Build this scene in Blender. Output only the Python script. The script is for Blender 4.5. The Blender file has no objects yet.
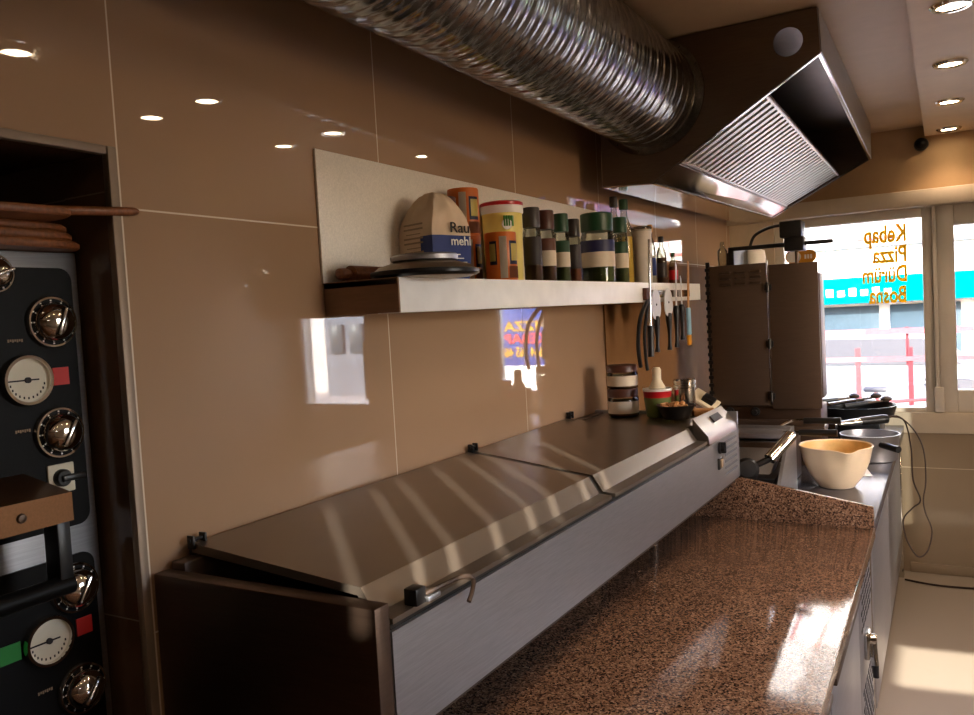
import bpy, bmesh, math, random
from mathutils import Vector, Matrix, noise
random.seed(7)
S = 1.2                      # everything below is written in units of 1.2 m and scaled at the end
PI = math.pi
scene = bpy.context.scene
COL = scene.collection
V = Vector

# ------------------------------------------------------------------ materials
def lin(c):
    def f(u):
        u /= 255.0
        return u / 12.92 if u <= .04045 else ((u + .055) / 1.055) ** 2.4
    return (f(c[0]), f(c[1]), f(c[2]), 1.0)

class NT:
    def __init__(s, name):
        s.m = bpy.data.materials.new(name); s.m.use_nodes = True
        s.t = s.m.node_tree; s.n = s.t.nodes; s.l = s.t.links
        s.b = s.n['Principled BSDF']
    def add(s, t, **k):
        n = s.n.new(t)
        for a, v in k.items(): setattr(n, a, v)
        return n
    def link(s, a, b): s.l.new(a, b)
    def coord(s, kind='Object', scale=(1, 1, 1)):
        c = s.add('ShaderNodeTexCoord'); m = s.add('ShaderNodeMapping')
        m.inputs['Scale'].default_value = scale
        s.link(c.outputs[kind], m.inputs['Vector']); return m.outputs['Vector']
    def noise(s, scale, detail=3, vec=None, rough=.5):
        n = s.add('ShaderNodeTexNoise'); n.inputs['Scale'].default_value = scale
        n.inputs['Detail'].default_value = detail; n.inputs['Roughness'].default_value = rough
        if vec is not None: s.link(vec, n.inputs['Vector'])
        return n
    def ramp(s, fac, stops, interp='LINEAR'):
        r = s.add('ShaderNodeValToRGB'); r.color_ramp.interpolation = interp
        e = r.color_ramp.elements
        while len(e) < len(stops): e.new(.5)
        for i, (p, c) in enumerate(stops): e[i].position = p; e[i].color = c
        s.link(fac, r.inputs['Fac']); return r.outputs['Color']
    def bump(s, h, strength=.1, dist=.002):
        b = s.add('ShaderNodeBump'); b.inputs['Strength'].default_value = strength
        b.inputs['Distance'].default_value = dist
        s.link(h, b.inputs['Height']); s.link(b.outputs['Normal'], s.b.inputs['Normal'])
    def math(s, op, a, b=None):
        n = s.add('ShaderNodeMath', operation=op)
        for i, v in enumerate((a, b)):
            if v is None: continue
            if isinstance(v, (int, float)): n.inputs[i].default_value = v
            else: s.link(v, n.inputs[i])
        return n.outputs[0]

def plain(name, c, rough=.5, metal=0., spec=.5, trans=0., ior=1.45, emit=0., alpha=1., var=.08, coat=0.):
    t = NT(name); b = t.b
    cc = lin(c)
    if var and trans == 0:
        n = t.noise(14, 4, t.coord())
        lo = tuple(x * (1 - var) for x in cc[:3]) + (1,); hi = tuple(min(1, x * (1 + var)) for x in cc[:3]) + (1,)
        t.link(t.ramp(n.outputs['Fac'], [(.3, lo), (.7, hi)]), b.inputs['Base Color'])
    else: b.inputs['Base Color'].default_value = cc
    b.inputs['Roughness'].default_value = rough; b.inputs['Metallic'].default_value = metal
    b.inputs['Specular IOR Level'].default_value = spec
    b.inputs['Transmission Weight'].default_value = trans; b.inputs['IOR'].default_value = ior
    b.inputs['Coat Weight'].default_value = coat
    if emit:
        b.inputs['Emission Color'].default_value = cc; b.inputs['Emission Strength'].default_value = emit
    return t.m

def steel(name, c, rough=.28, scale=(2, 60, 60), amt=.12, bump=.05, metal=1.):
    t = NT(name); b = t.b
    v = t.coord('Object', scale); n = t.noise(6, 5, v, .6)
    blot = t.noise(5, 4, t.coord(), .6)
    cc = lin(c)
    lo = tuple(x * .88 for x in cc[:3]) + (1,); hi = tuple(min(1, x * 1.08) for x in cc[:3]) + (1,)
    t.link(t.ramp(n.outputs['Fac'], [(.3, lo), (.7, hi)]), b.inputs['Base Color'])
    b.inputs['Metallic'].default_value = metal
    mix = t.math('ADD', t.math('MULTIPLY', n.outputs['Fac'], amt), t.math('MULTIPLY', blot.outputs['Fac'], .10))
    t.link(t.math('ADD', mix, rough - amt * .5 - .05), b.inputs['Roughness'])
    if bump: t.bump(blot.outputs['Fac'], bump, .004)
    return t.m

def tiles(name, c, axis, o1, p1, o2, p2, rough=.018, grout=(205, 185, 155), w=.0022, spec=.5, ior=1.5):
    """large glossy tiles; axis: the horizontal coordinate the joints run across (0 = x, 1 = y)"""
    t = NT(name); b = t.b
    co = t.add('ShaderNodeTexCoord'); sp = t.add('ShaderNodeSeparateXYZ')
    t.link(co.outputs['Object'], sp.inputs[0])
    def lines(sock, off, per):
        a = t.math('FRACT', t.math('DIVIDE', t.math('SUBTRACT', sock, (off - w / 2) * S - 50 * per * S), per * S))
        return t.math('LESS_THAN', a, w / per)
    g = t.math('MAXIMUM', lines(sp.outputs[axis], o1, p1), lines(sp.outputs[2], o2, p2))
    n = t.noise(1.3, 3, t.coord())
    cc = lin(c)
    base = t.ramp(n.outputs['Fac'], [(.3, tuple(x * .93 for x in cc[:3]) + (1,)), (.7, tuple(x * 1.05 for x in cc[:3]) + (1,))])
    mx = t.add('ShaderNodeMix', data_type='RGBA')
    t.link(g, mx.inputs['Factor']); t.link(base, mx.inputs['A']); mx.inputs['B'].default_value = lin(grout)
    t.link(mx.outputs['Result'], b.inputs['Base Color'])
    sm = t.noise(7, 4, t.coord())
    t.link(t.math('ADD', t.math('ADD', t.math('MULTIPLY', g, .5), rough), t.math('MULTIPLY', t.math('GREATER_THAN', sm.outputs['Fac'], .66), .04)), b.inputs['Roughness'])
    b.inputs['Specular IOR Level'].default_value = spec; b.inputs['IOR'].default_value = ior
    t.bump(t.math('SUBTRACT', 1., g), .25, .001)
    return t.m

def granite(name):
    t = NT(name); b = t.b
    v = t.coord()
    nz = t.noise(60, 3, v)
    vm = t.add('ShaderNodeVectorMath', operation='MULTIPLY_ADD')
    t.link(nz.outputs['Color'], vm.inputs[0]); vm.inputs[1].default_value = (.012, .012, .012); t.link(v, vm.inputs[2])
    vo = t.add('ShaderNodeTexVoronoi'); vo.inputs['Scale'].default_value = 270
    t.link(vm.outputs[0], vo.inputs['Vector'])
    sep = t.add('ShaderNodeSeparateColor'); t.link(vo.outputs['Color'], sep.inputs[0])
    c1 = t.ramp(sep.outputs[0], [(0, lin((52, 37, 29))), (.18, lin((86, 62, 48))), (.38, lin((124, 94, 72))), (.64, lin((146, 113, 89))), (.9, lin((170, 138, 113)))], 'CONSTANT')
    big = t.noise(9, 4, v)
    mx = t.add('ShaderNodeMix', data_type='RGBA', blend_type='MULTIPLY'); mx.inputs['Factor'].default_value = 1
    t.link(c1, mx.inputs['A'])
    t.link(t.ramp(big.outputs['Fac'], [(.3, (.75, .72, .7, 1)), (.7, (1, 1, 1, 1))]), mx.inputs['B'])
    t.link(mx.outputs['Result'], b.inputs['Base Color'])
    sm = t.noise(4, 4, v)
    b.inputs['Specular IOR Level'].default_value = .16
    t.link(t.ramp(sm.outputs['Fac'], [(.35, (.05, .05, .05, 1)), (.7, (.13, .13, .13, 1))]), b.inputs['Roughness'])
    return t.m

def wood(name, c1, c2, scale=(3, 40, 40), rough=.5):
    t = NT(name); n = t.noise(4, 5, t.coord('Object', scale), .6)
    t.link(t.ramp(n.outputs['Fac'], [(.3, lin(c1)), (.7, lin(c2))]), t.b.inputs['Base Color'])
    t.b.inputs['Roughness'].default_value = rough
    return t.m

def galv(name):
    t = NT(name)
    v = t.coord(); vo = t.add('ShaderNodeTexVoronoi'); vo.inputs['Scale'].default_value = 55
    t.link(v, vo.inputs['Vector']); sep = t.add('ShaderNodeSeparateColor'); t.link(vo.outputs['Color'], sep.inputs[0])
    n = t.noise(9, 5, v, .65)
    f = t.math('ADD', t.math('MULTIPLY', sep.outputs[0], .15), t.math('MULTIPLY', n.outputs['Fac'], .85))
    t.link(t.ramp(f, [(.2, lin((88, 89, 90))), (.7, lin((172, 172, 171)))]), t.b.inputs['Base Color'])
    t.b.inputs['Metallic'].default_value = 1
    t.link(t.ramp(f, [(.2, (.16, .16, .16, 1)), (.8, (.22, .22, .22, 1))]), t.b.inputs['Roughness'])
    t.bump(n.outputs['Fac'], .03, .003)
    return t.m

def facade_mat(name, c, c2):
    t = NT(name); n = t.noise(2, 4, t.coord())
    t.link(t.ramp(n.outputs['Fac'], [(.3, lin(c)), (.7, lin(c2))]), t.b.inputs['Base Color']); t.b.inputs['Roughness'].default_value = .8
    return t.m

def glassm(name, tint=(255, 255, 255)):
    t = NT(name); o = t.n['Material Output']
    tr = t.add('ShaderNodeBsdfTransparent'); tr.inputs['Color'].default_value = lin(tint)
    gl = t.add('ShaderNodeBsdfGlossy'); gl.inputs['Roughness'].default_value = .01
    fr = t.add('ShaderNodeFresnel'); fr.inputs['IOR'].default_value = 1.45
    mx = t.add('ShaderNodeMixShader')
    t.link(t.math('MULTIPLY', fr.outputs[0], .9), mx.inputs['Fac']); t.link(tr.outputs[0], mx.inputs[1]); t.link(gl.outputs[0], mx.inputs[2])
    t.link(mx.outputs[0], o.inputs['Surface'])
    return t.m

M = {}
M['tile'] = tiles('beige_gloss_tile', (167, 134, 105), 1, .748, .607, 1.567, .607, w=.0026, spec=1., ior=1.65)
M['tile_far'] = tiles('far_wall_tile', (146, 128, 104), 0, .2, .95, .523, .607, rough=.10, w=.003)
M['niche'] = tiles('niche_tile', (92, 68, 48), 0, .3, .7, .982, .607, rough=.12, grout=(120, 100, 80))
M['room'] = plain('dark_plaster', (150, 126, 102), .8)
M['ceil'] = plain('beige_ceiling_paint', (200, 174, 144), .5, spec=.2, var=.03)
M['soffit'] = plain('pale_soffit_paint', (214, 190, 158), .5, spec=.2, var=.03)
M['ochre'] = plain('ochre_paint', (172, 142, 106), .6, spec=.2, var=.04)
M['cream'] = plain('cream_board', (204, 190, 168), .5, var=.04)
M['pvc'] = plain('white_window_plastic', (222, 214, 200), .35, var=.02)
M['floor'] = tiles('pale_floor', (150, 138, 121), 0, 1.6, 3.2, .0, 9., rough=.22, grout=(150, 138, 122), w=.003)
M['steel'] = steel('brushed_steel', (176, 176, 179), .42, (60, 2, 60), .05, .02)
M['alu'] = plain('satin_aluminium', (140, 122, 104), .5, .5)
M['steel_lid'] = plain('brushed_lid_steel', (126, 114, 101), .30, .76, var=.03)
M['steel_h'] = steel('hood_steel', (122, 108, 97), .44, (3, 3, 60), .06, .02)
M['steel_p'] = steel('polished_steel', (205, 203, 198), .12, (3, 60, 60), .06, .02)
M['steel_d'] = steel('dark_brown_steel', (82, 66, 54), .44, (3, 3, 60), .06, .03, .6)  # even dark brown tone for shields, trays and frames
M['steel_b'] = plain('counter_steel', (84, 82, 86), .26, .45, var=.12)
M['white_lip'] = plain('scuffed_white_metal', (246, 244, 241), .30, 0., .6, var=.05)
M['liddome'] = steel('brown_pan_lid', (150, 132, 112), .42, (30, 30, 3), .05, .02, .8)
M['rust'] = steel('brown_stained_metal', (132, 98, 70), .5, (3, 3, 30), .1, .1, .3)
M['backing'] = steel('steel_backing', (236, 226, 212), .46, (3, 40, 40), .06, .15, .2)
M['granite'] = granite('speckled_granite')
M['filter'] = plain('filter_aluminium', (214, 212, 208), .35, .75, var=.04)
M['panel'] = plain('brown_satin_panel', (116, 82, 50), .75, 0, .1, var=.05)
M['fac3'] = facade_mat('dark_grey_render', (66, 74, 84), (84, 92, 102))
M['olive'] = plain('olive_green_tub', (92, 104, 50), .4)
M['blade'] = plain('knife_blade', (226, 226, 226), .4, .35, var=.04)
M['vent'] = plain('vent_grey', (96, 98, 104), .5)
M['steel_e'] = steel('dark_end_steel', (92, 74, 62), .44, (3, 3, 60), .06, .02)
M['roomr'] = plain('pale_plaster', (206, 192, 172), .8)
M['chrome'] = plain('chrome', (225, 220, 212), .06, 1., var=0)
M['black'] = plain('black_plastic', (16, 15, 15), .38, var=.1)
M['blackg'] = plain('black_enamel', (12, 11, 11), .45, spec=.12, var=.1)
M['blackpan'] = plain('black_pan', (20, 20, 22), .3, .3)
M['galv'] = galv('galvanised_duct')
M['copper'] = steel('copper_tinted_steel', (116, 82, 56), .46, (3, 60, 60), .05)
M['board'] = wood('paddle_wood', (98, 54, 24), (140, 82, 40))
M['pinwood'] = wood('dark_wood', (96, 52, 26), (138, 82, 44))
M['palewood'] = wood('pale_wood', (176, 118, 66), (206, 150, 94))
M['gauge'] = plain('gauge_face', (214, 204, 180), .5, var=.05)
M['red'] = plain('red_vinyl', (186, 34, 26), .5)
M['green'] = plain('green_vinyl', (20, 120, 40), .5)
M['creamp'] = plain('cream_plastic', (220, 204, 172), .35)
M['paper'] = plain('paper_bag', (218, 192, 162), .75)
M['blue'] = plain('blue_print', (26, 46, 110), .6)
M['ink'] = plain('dark_ink', (38, 30, 30), .7)
M['white'] = plain('white_print', (238, 234, 226), .5, var=.03)
M['greyp'] = plain('faded_print', (150, 128, 104), .7)
M['orange'] = plain('orange_tin', (206, 104, 30), .35)
M['navy'] = plain('navy_print', (22, 26, 60), .4)
M['yellowtub'] = plain('yellow_tub', (226, 206, 110), .35)
M['lime'] = plain('green_print', (70, 130, 50), .5)
M['redlid'] = plain('red_lid', (186, 24, 32), .3)
M['brownlid'] = plain('brown_lid', (76, 40, 28), .4)
M['greylid'] = plain('charcoal_lid', (62, 56, 54), .4)
M['greenlid'] = plain('dark_green_lid', (28, 66, 40), .4)
M['dklid'] = plain('blackish_lid', (36, 26, 22), .4)
M['spice_b'] = plain('brown_spice', (86, 56, 34), .8, var=.4)
M['spice_g'] = plain('green_herbs', (74, 84, 40), .8, var=.4)
M['spice_r'] = plain('reddish_spice', (120, 66, 34), .8, var=.3)
M['label_d'] = plain('dark_label', (44, 36, 34), .5)
M['label_br'] = plain('brown_label', (92, 52, 36), .5)
M['label_g'] = plain('green_label', (30, 66, 40), .5)
M['label_w'] = plain('pale_label', (206, 190, 166), .5)
M['label_b'] = plain('dark_blue_label', (24, 26, 70), .5)
M['oil'] = plain('golden_oil', (212, 176, 84), .2, var=.05)
M['clear'] = glassm('clear_glass', (226, 228, 220))
M['glass'] = glassm('window_glass', (248, 252, 252))
M['milky'] = plain('translucent_plastic', (206, 196, 184), .35, spec=.5)
M['shaker'] = steel('shaker_metal', (200, 196, 190), .2, (40, 40, 4))
M['bowl'] = plain('cream_bowl', (232, 208, 172), .3, coat=.4, var=.03)
M['sauce'] = plain('orange_sauce', (230, 190, 120), .45, var=.2)
M['skyblue'] = plain('pale_blue_plastic', (130, 170, 190), .4)
M['amber'] = plain('amber_plastic', (206, 140, 30), .4)
def vinyl(name, c):
    t = NT(name); o = t.n['Material Output']; t.b.inputs['Base Color'].default_value = lin(c); t.b.inputs['Roughness'].default_value = .5
    tl = t.add('ShaderNodeBsdfTranslucent'); tl.inputs['Color'].default_value = lin(c)
    mx = t.add('ShaderNodeMixShader'); mx.inputs['Fac'].default_value = .55
    t.link(t.b.outputs[0], mx.inputs[1]); t.link(tl.outputs[0], mx.inputs[2]); t.link(mx.outputs[0], o.inputs['Surface']); return t.m
M['yellow_v'] = vinyl('yellow_vinyl', (232, 190, 8))
M['lamp'] = plain('lamp_lens', (255, 226, 186), .3, emit=30., var=0)
M['asphalt'] = plain('pale_paving', (150, 147, 142), .9, spec=.1)
M['fac'] = facade_mat('white_render', (164, 163, 159), (180, 178, 174))
M['fac2'] = facade_mat('grey_trim', (66, 70, 74), (80, 84, 88))
M['teal'] = plain('teal_awning', (0, 84, 92), .6, spec=0.)
M['rail'] = plain('red_rail_paint', (104, 52, 54), .5, spec=0.)
M['railpale'] = plain('faded_red_board', (150, 84, 84), .6, spec=0.)
M['dark'] = plain('dark_rubber', (40, 40, 44), .6)
M['shopglass'] = plain('shop_window_grey', (48, 60, 68), .3, spec=.1)
M['signblue'] = plain('banner_blue', (14, 50, 120), .5)
M['cable'] = plain('brown_cable', (44, 30, 22), .6, spec=.2)
M['bin'] = plain('grass', (96, 150, 50), .8)

# ------------------------------------------------------------------ mesh helpers
def B(): return bmesh.new()
def box(bm, a, b, bev=0., mi=0, rot=None, piv=None):
    """axis-aligned box from corner a to corner b, optionally bevelled and turned by Matrix rot about piv"""
    t = bmesh.new(); bmesh.ops.create_cube(t, size=1)
    c = [(a[i] + b[i]) / 2 for i in range(3)]; d = [abs(b[i] - a[i]) for i in range(3)]
    for v in t.verts: v.co = V((c[0] + v.co.x * d[0], c[1] + v.co.y * d[1], c[2] + v.co.z * d[2]))
    if bev: bmesh.ops.bevel(t, geom=t.edges[:], offset=min(bev, min(d) * .45), segments=2, affect='EDGES', profile=.5)
    if rot is not None:
        p = V(piv if piv else c)
        for v in t.verts: v.co = rot @ (v.co - p) + p
    join(bm, t, mi)
def join(bm, t, mi=None):
    mp = {}
    for v in t.verts: mp[v] = bm.verts.new(v.co)
    for f in t.faces:
        try: nf = bm.faces.new([mp[v] for v in f.verts])
        except ValueError: continue
        nf.material_index = f.material_index if mi is None else mi
    t.free()
def prism(bm, pts, axis, a, b, mi=0, bev=0.):
    """polygon pts extruded along axis from a to b; pts are given in the two other axes in cyclic xyz order for 'x'->(y,z), 'y'->(x,z), 'z'->(x,y)"""
    t = bmesh.new()
    def P(p, w): return {'x': V((w, p[0], p[1])), 'y': V((p[0], w, p[1])), 'z': V((p[0], p[1], w))}[axis]
    A = [t.verts.new(P(p, a)) for p in pts]; Bv = [t.verts.new(P(p, b)) for p in pts]
    n = len(pts)
    t.faces.new(A); t.faces.new(Bv[::-1])
    for i in range(n): t.faces.new((A[i], Bv[i], Bv[(i + 1) % n], A[(i + 1) % n]))
    bmesh.ops.recalc_face_normals(t, faces=t.faces[:])
    if bev: bmesh.ops.bevel(t, geom=t.edges[:], offset=bev, segments=2, affect='EDGES', profile=.5)
    join(bm, t, mi)
def hexa(bm, q0, q1, mi=0):
    """solid between two quads of matching corners"""
    t = bmesh.new(); A = [t.verts.new(V(p)) for p in q0]; Bv = [t.verts.new(V(p)) for p in q1]
    t.faces.new(A); t.faces.new(Bv[::-1])
    for i in range(4): t.faces.new((A[i], Bv[i], Bv[(i + 1) % 4], A[(i + 1) % 4]))
    bmesh.ops.recalc_face_normals(t, faces=t.faces[:]); join(bm, t, mi)
def frame_of(d):
    d = V(d).normalized(); u = d.orthogonal().normalized(); return u, d.cross(u), d
def lathe(bm, prof, o=(0, 0, 0), d=(0, 0, 1), n=28, mi=0, cap=True):
    """revolve profile [(r, h, (material))...] about the axis through o along d"""
    t = bmesh.new(); u, w, d = frame_of(d); o = V(o); rings = []
    for p in prof:
        r, h = p[0], p[1]
        rings.append([t.verts.new(o + d * h + (u * math.cos(2 * PI * k / n) + w * math.sin(2 * PI * k / n)) * max(r, 1e-5)) for k in range(n)])
    for i in range(len(rings) - 1):
        for k in range(n):
            f = t.faces.new((rings[i][k], rings[i][(k + 1) % n], rings[i + 1][(k + 1) % n], rings[i + 1][k]))
            f.material_index = prof[i][2] if len(prof[i]) > 2 else mi
    if cap:
        f = t.faces.new(rings[0][::-1]); f.material_index = prof[0][2] if len(prof[0]) > 2 else mi
        f = t.faces.new(rings[-1]); f.material_index = prof[-2][2] if len(prof[-2]) > 2 else mi
    bmesh.ops.recalc_face_normals(t, faces=t.faces[:])
    join(bm, t)
def cyl(bm, a, b, r, r2=None, n=20, mi=0):
    a, b = V(a), V(b); lathe(bm, [(r, 0), (r if r2 is None else r2, (b - a).length)], a, b - a, n, mi)
def tube(bm, pts, r, n=10, mi=0, sub=6, closed=False):
    """round tube along a smooth curve through pts"""
    P = [V(p) for p in pts]; Q = []
    if len(P) == 2 or sub == 1: Q = P
    else:
        for i in range(len(P) - 1):
            p0, p1, p2, p3 = P[max(i - 1, 0)], P[i], P[i + 1], P[min(i + 2, len(P) - 1)]
            for k in range(sub):
                s = k / sub
                Q.append(.5 * ((2 * p1) + (p2 - p0) * s + (2 * p0 - 5 * p1 + 4 * p2 - p3) * s * s + (3 * p1 - p0 - 3 * p2 + p3) * s ** 3))
        Q.append(P[-1])
    t = bmesh.new(); rings = []; ref = None
    for i, q in enumerate(Q):
        d = (Q[min(i + 1, len(Q) - 1)] - Q[max(i - 1, 0)]).normalized()
        if ref is None: ref = d.orthogonal().normalized()
        u = (ref - d * ref.dot(d)).normalized(); ref = u; w = d.cross(u)
        rr = r(i / (len(Q) - 1)) if callable(r) else r
        rings.append([t.verts.new(q + (u * math.cos(2 * PI * k / n) + w * math.sin(2 * PI * k / n)) * rr) for k in range(n)])
    for i in range(len(rings) - 1):
        for k in range(n): t.faces.new((rings[i][k], rings[i][(k + 1) % n], rings[i + 1][(k + 1) % n], rings[i + 1][k]))
    t.faces.new(rings[0][::-1]); t.faces.new(rings[-1])
    bmesh.ops.recalc_face_normals(t, faces=t.faces[:]); join(bm, t, mi)
def text(bm, s, o, xd, yd, size, depth=.0006, mi=0, bold=.0, width=None):
    """letters standing at o, reading along xd with their tops towards yd"""
    cu = bpy.data.curves.new('t', 'FONT'); cu.body = s; cu.size = 1; cu.offset = bold; cu.resolution_u = 3
    ob = bpy.data.objects.new('t', cu); COL.objects.link(ob)
    dg = bpy.context.evaluated_depsgraph_get(); me = bpy.data.meshes.new_from_object(ob.evaluated_get(dg))
    t = bmesh.new(); t.from_mesh(me)
    bpy.data.objects.remove(ob); bpy.data.curves.remove(cu); bpy.data.meshes.remove(me)
    xs = [v.co.x for v in t.verts] or [0]
    k = size if width is None else width / max(1e-6, max(xs) - min(xs))
    ext = bmesh.ops.extrude_face_region(t, geom=t.faces[:])
    xd, yd = V(xd).normalized(), V(yd).normalized(); nd = xd.cross(yd); o = V(o)
    up = {v for v in ext['geom'] if isinstance(v, bmesh.types.BMVert)}
    for v in t.verts: v.co = o + xd * (v.co.x - min(xs)) * k + yd * v.co.y * size + nd * (depth if v in up else 0)
    join(bm, t, mi)

def origin(o):
    p = V((0, 0, 0))
    while o is not None: p += o.location; o = o.parent
    return p
def obj(name, bm, mats, parent=None, base=None, angle=38):
    """link bm (written in world coordinates) as ONE mesh object"""
    if not isinstance(mats, (list, tuple)): mats = [mats]
    o0 = origin(parent) if parent is not None else V(base if base is not None else (0, 0, 0))
    for v in bm.verts: v.co -= o0
    bm.normal_update()
    lim = math.radians(angle)
    for f in bm.faces: f.smooth = True
    for e in bm.edges:
        if len(e.link_faces) == 2 and e.calc_face_angle(0) > lim: e.smooth = False
    me = bpy.data.meshes.new(name); bm.to_mesh(me); bm.free()
    for m in mats: me.materials.append(m)
    o = bpy.data.objects.new(name, me); COL.objects.link(o)
    if parent is not None: o.parent = parent
    else: o.location = o0
    return o
def tag(o, label, cat, group=None, kind=None):
    o['label'] = label; o['category'] = cat
    if group: o['group'] = group
    if kind: o['kind'] = kind
    return o
def thing(name, label, cat, loc=(0, 0, 0), group=None):
    o = bpy.data.objects.new(name, None); COL.objects.link(o); o.location = loc; o.empty_display_size = .05
    return tag(o, label, cat, group)
def struct(name, bm, m, parent=None, angle=38):
    o = obj(name, bm, m, parent, angle=angle)
    if parent is None: o['kind'] = 'structure'
    return o
def dup(root, loc, rotz=None, label=None):
    r = root.copy(); COL.objects.link(r); r.location = loc
    if rotz is not None: r.rotation_euler.z = rotz
    if label: r['label'] = label
    for ch in list(root.children):
        c = ch.copy(); COL.objects.link(c); c.parent = r
        for g in ch.children:
            d = g.copy(); COL.objects.link(d); d.parent = c
    return r
def rot(ax, deg): return Matrix.Rotation(math.radians(deg), 3, ax)

YF = 4.46                    # the wall with the street windows
XR = 3.2                     # wall on the right, outside the frame
YN = -2.9                    # wall behind the camera
ZC, ZS = 2.173, 2.123        # ceiling over the counter, lower ceiling with the spotlights

# ------------------------------------------------------------------ setting
b = B(); box(b, (-1.2, YN - .3, -.12), (XR + .06, YF + .2, 0)); struct('floor', b, M['floor'])
b = B(); box(b, (-1.2, YN - .3, ZC), (.93, YF + .2, ZC + .15)); struct('ceiling', b, M['ceil'])
b = B(); box(b, (.93, YN - .3, ZS), (XR + .06, YF + .2, ZC + .15)); struct('ceiling_lower', b, M['soffit'])
NY, NZ, ND = .735, 1.644, -.95
b = B()
box(b, (-.1, NY, 0), (0, YF + .2, ZC)); box(b, (-.1, -1.0, NZ), (0, NY, ZC)); box(b, (-.1, YN - .3, 0), (0, -1.0, ZC))
struct('wall_left', b, M['tile'])
b = B()
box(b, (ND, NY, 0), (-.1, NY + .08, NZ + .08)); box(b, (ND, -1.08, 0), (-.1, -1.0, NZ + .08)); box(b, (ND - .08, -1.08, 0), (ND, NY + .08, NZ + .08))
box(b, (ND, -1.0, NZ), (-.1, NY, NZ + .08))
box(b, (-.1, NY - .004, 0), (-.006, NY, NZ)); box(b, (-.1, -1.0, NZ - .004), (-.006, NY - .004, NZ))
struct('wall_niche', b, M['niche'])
b = B(); box(b, (-.008, NY - .006, 0), (.006, NY + .008, NZ + .006), .002); struct('trim_1', b, M['alu'])
b = B(); box(b, (-.008, -1.0, NZ - .006), (.006, NY - .007, NZ + .006), .002); struct('trim_2', b, M['alu'])
b = B(); box(b, (-.1, YN - .3, 0), (XR + .06, YN, ZC)); struct('wall_near', b, M['room'])

# right wall, unseen: added slatted slot and slanted gap shape the low sun
b = B()
TY0, TY1, TZ0, TZ1 = -2.45, -1.05, 1.898, 2.075
PY0, PY1, PZ0, PZ1 = .6, 1.8, .52, .80
W5 = (1.15, 2.12, .95, 1.95)
box(b, (XR, YN, 0), (XR + .06, TY0, ZC)); box(b, (XR, TY0, 0), (XR + .06, TY1, TZ0)); box(b, (XR, TY0, TZ1), (XR + .06, TY1, ZC))
box(b, (XR, TY1, 0), (XR + .06, PY0, ZC)); box(b, (XR, PY0, 0), (XR + .06, PY1, PZ0)); box(b, (XR, PY0, PZ1), (XR + .06, PY1, W5[2])); box(b, (XR, PY0, W5[3]), (XR + .06, PY1, ZC)); box(b, (XR, PY0, W5[2]), (XR + .06, W5[0], W5[3]))
box(b, (XR, PY1, 0), (XR + .06, YF + .2, W5[2])); box(b, (XR, PY1, W5[3]), (XR + .06, YF + .2, ZC)); box(b, (XR, W5[1], W5[2]), (XR + .06, YF + .2, W5[3]))
struct('wall_right', b, M['roomr'])
b = B(); box(b, (XR + .02, TY0, TZ0), (XR + .03, -2.11, TZ1)); box(b, (XR + .02, -1.25, TZ0), (XR + .03, TY1, TZ1)); y = -2.085; k = 1
while y < -1.25:
    w = .088 + .026 * math.sin(k * 2.3); box(b, (XR + .02, y, TZ0), (XR + .03, min(y + w, -1.25), TZ1)); y += w + .024; k += 1
struct('added_sun_slats', b, M['pvc'])  # added slats that cut the sun into stripes across the lids
b = B()
prism(b, [(PY0, PZ0), (1.33, PZ0), (1.33, .58), (.70, .757), (.60, .757)], 'x', XR + .02, XR + .03)
prism(b, [(PY0, .757), (.70, .757), (1.06, .757), (1.06, PZ1), (PY0, PZ1)], 'x', XR + .02, XR + .03)
prism(b, [(1.06, .757), (1.68, .58), (1.68, PZ0), (PY1, PZ0), (PY1, PZ1), (1.06, PZ1)], 'x', XR + .02, XR + .03)
box(b, (XR + .02, 1.33, PZ0), (XR + .03, 1.68, .58))
struct('added_sun_gap', b, M['pvc'])  # added panels leaving a slanted gap for the sun patch on the floor

b = B()
for (a, c, d, e) in ((W5[0], W5[0] + .04, W5[2], W5[3]), (W5[1] - .04, W5[1], W5[2], W5[3]), (W5[0], W5[1], W5[2], W5[2] + .04), (W5[0], W5[1], W5[3] - .04, W5[3])): box(b, (XR + .01, a, d), (XR + .05, c, e), .003)
w5 = struct('added_side_window', b, M['pvc']); b = B(); box(b, (XR + .028, W5[0] + .04, W5[2] + .04), (XR + .034, W5[1] - .04, W5[3] - .04)); obj('pane', b, M['glass'], w5)  # opening added out of view to brighten shelf and tiles from the right
# street wall: tiled below, board and ochre paint above, openings between
W1 = (.226, .950, .795, 1.79)       # window 1 outer frame x0 x1 z0 z1
W2 = (.968, 1.53, .795, 1.79)
D1 = (2.46, 3.16, .02, 1.79)
def wall_strip(bm, z0, z1, y0=YF, y1=YF + .2):
    xs = [-.1, W1[0], W1[1], W2[0], W2[1], D1[0], D1[1], XR + .06]
    for i in (0, 2, 4, 6): box(bm, (xs[i], y0, z0), (xs[i + 1], y1, z1))
b = B(); box(b, (-.1, YF, 0), (D1[0], YF + .2, .695)); box(b, (D1[1], YF, 0), (XR + .06, YF + .2, .695)); struct('wall_far', b, M['tile_far'])
b = B(); box(b, (-.1, YF, 1.868), (XR + .06, YF + .2, ZC)); struct('wall_far_upper', b, M['ochre'])
b = B(); wall_strip(b, .795, 1.79); struct('wall_far_piers', b, M['cream'])
b = B(); box(b, (-.1, YF - .006, .695), (D1[0], YF + .2, .795), .004); box(b, (D1[1], YF, .695), (XR + .06, YF + .2, .795)); struct('trim_3', b, M['cream'])
b = B(); box(b, (0, YF - .06, 1.79), (XR, YF + .2, 1.868), .004); struct('trim_4', b, M['cream'])
b = B(); box(b, (.82, YF - .012, 0), (D1[0], YF, .05), .003); struct('baseboard_far', b, M['tile_far'])

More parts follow.
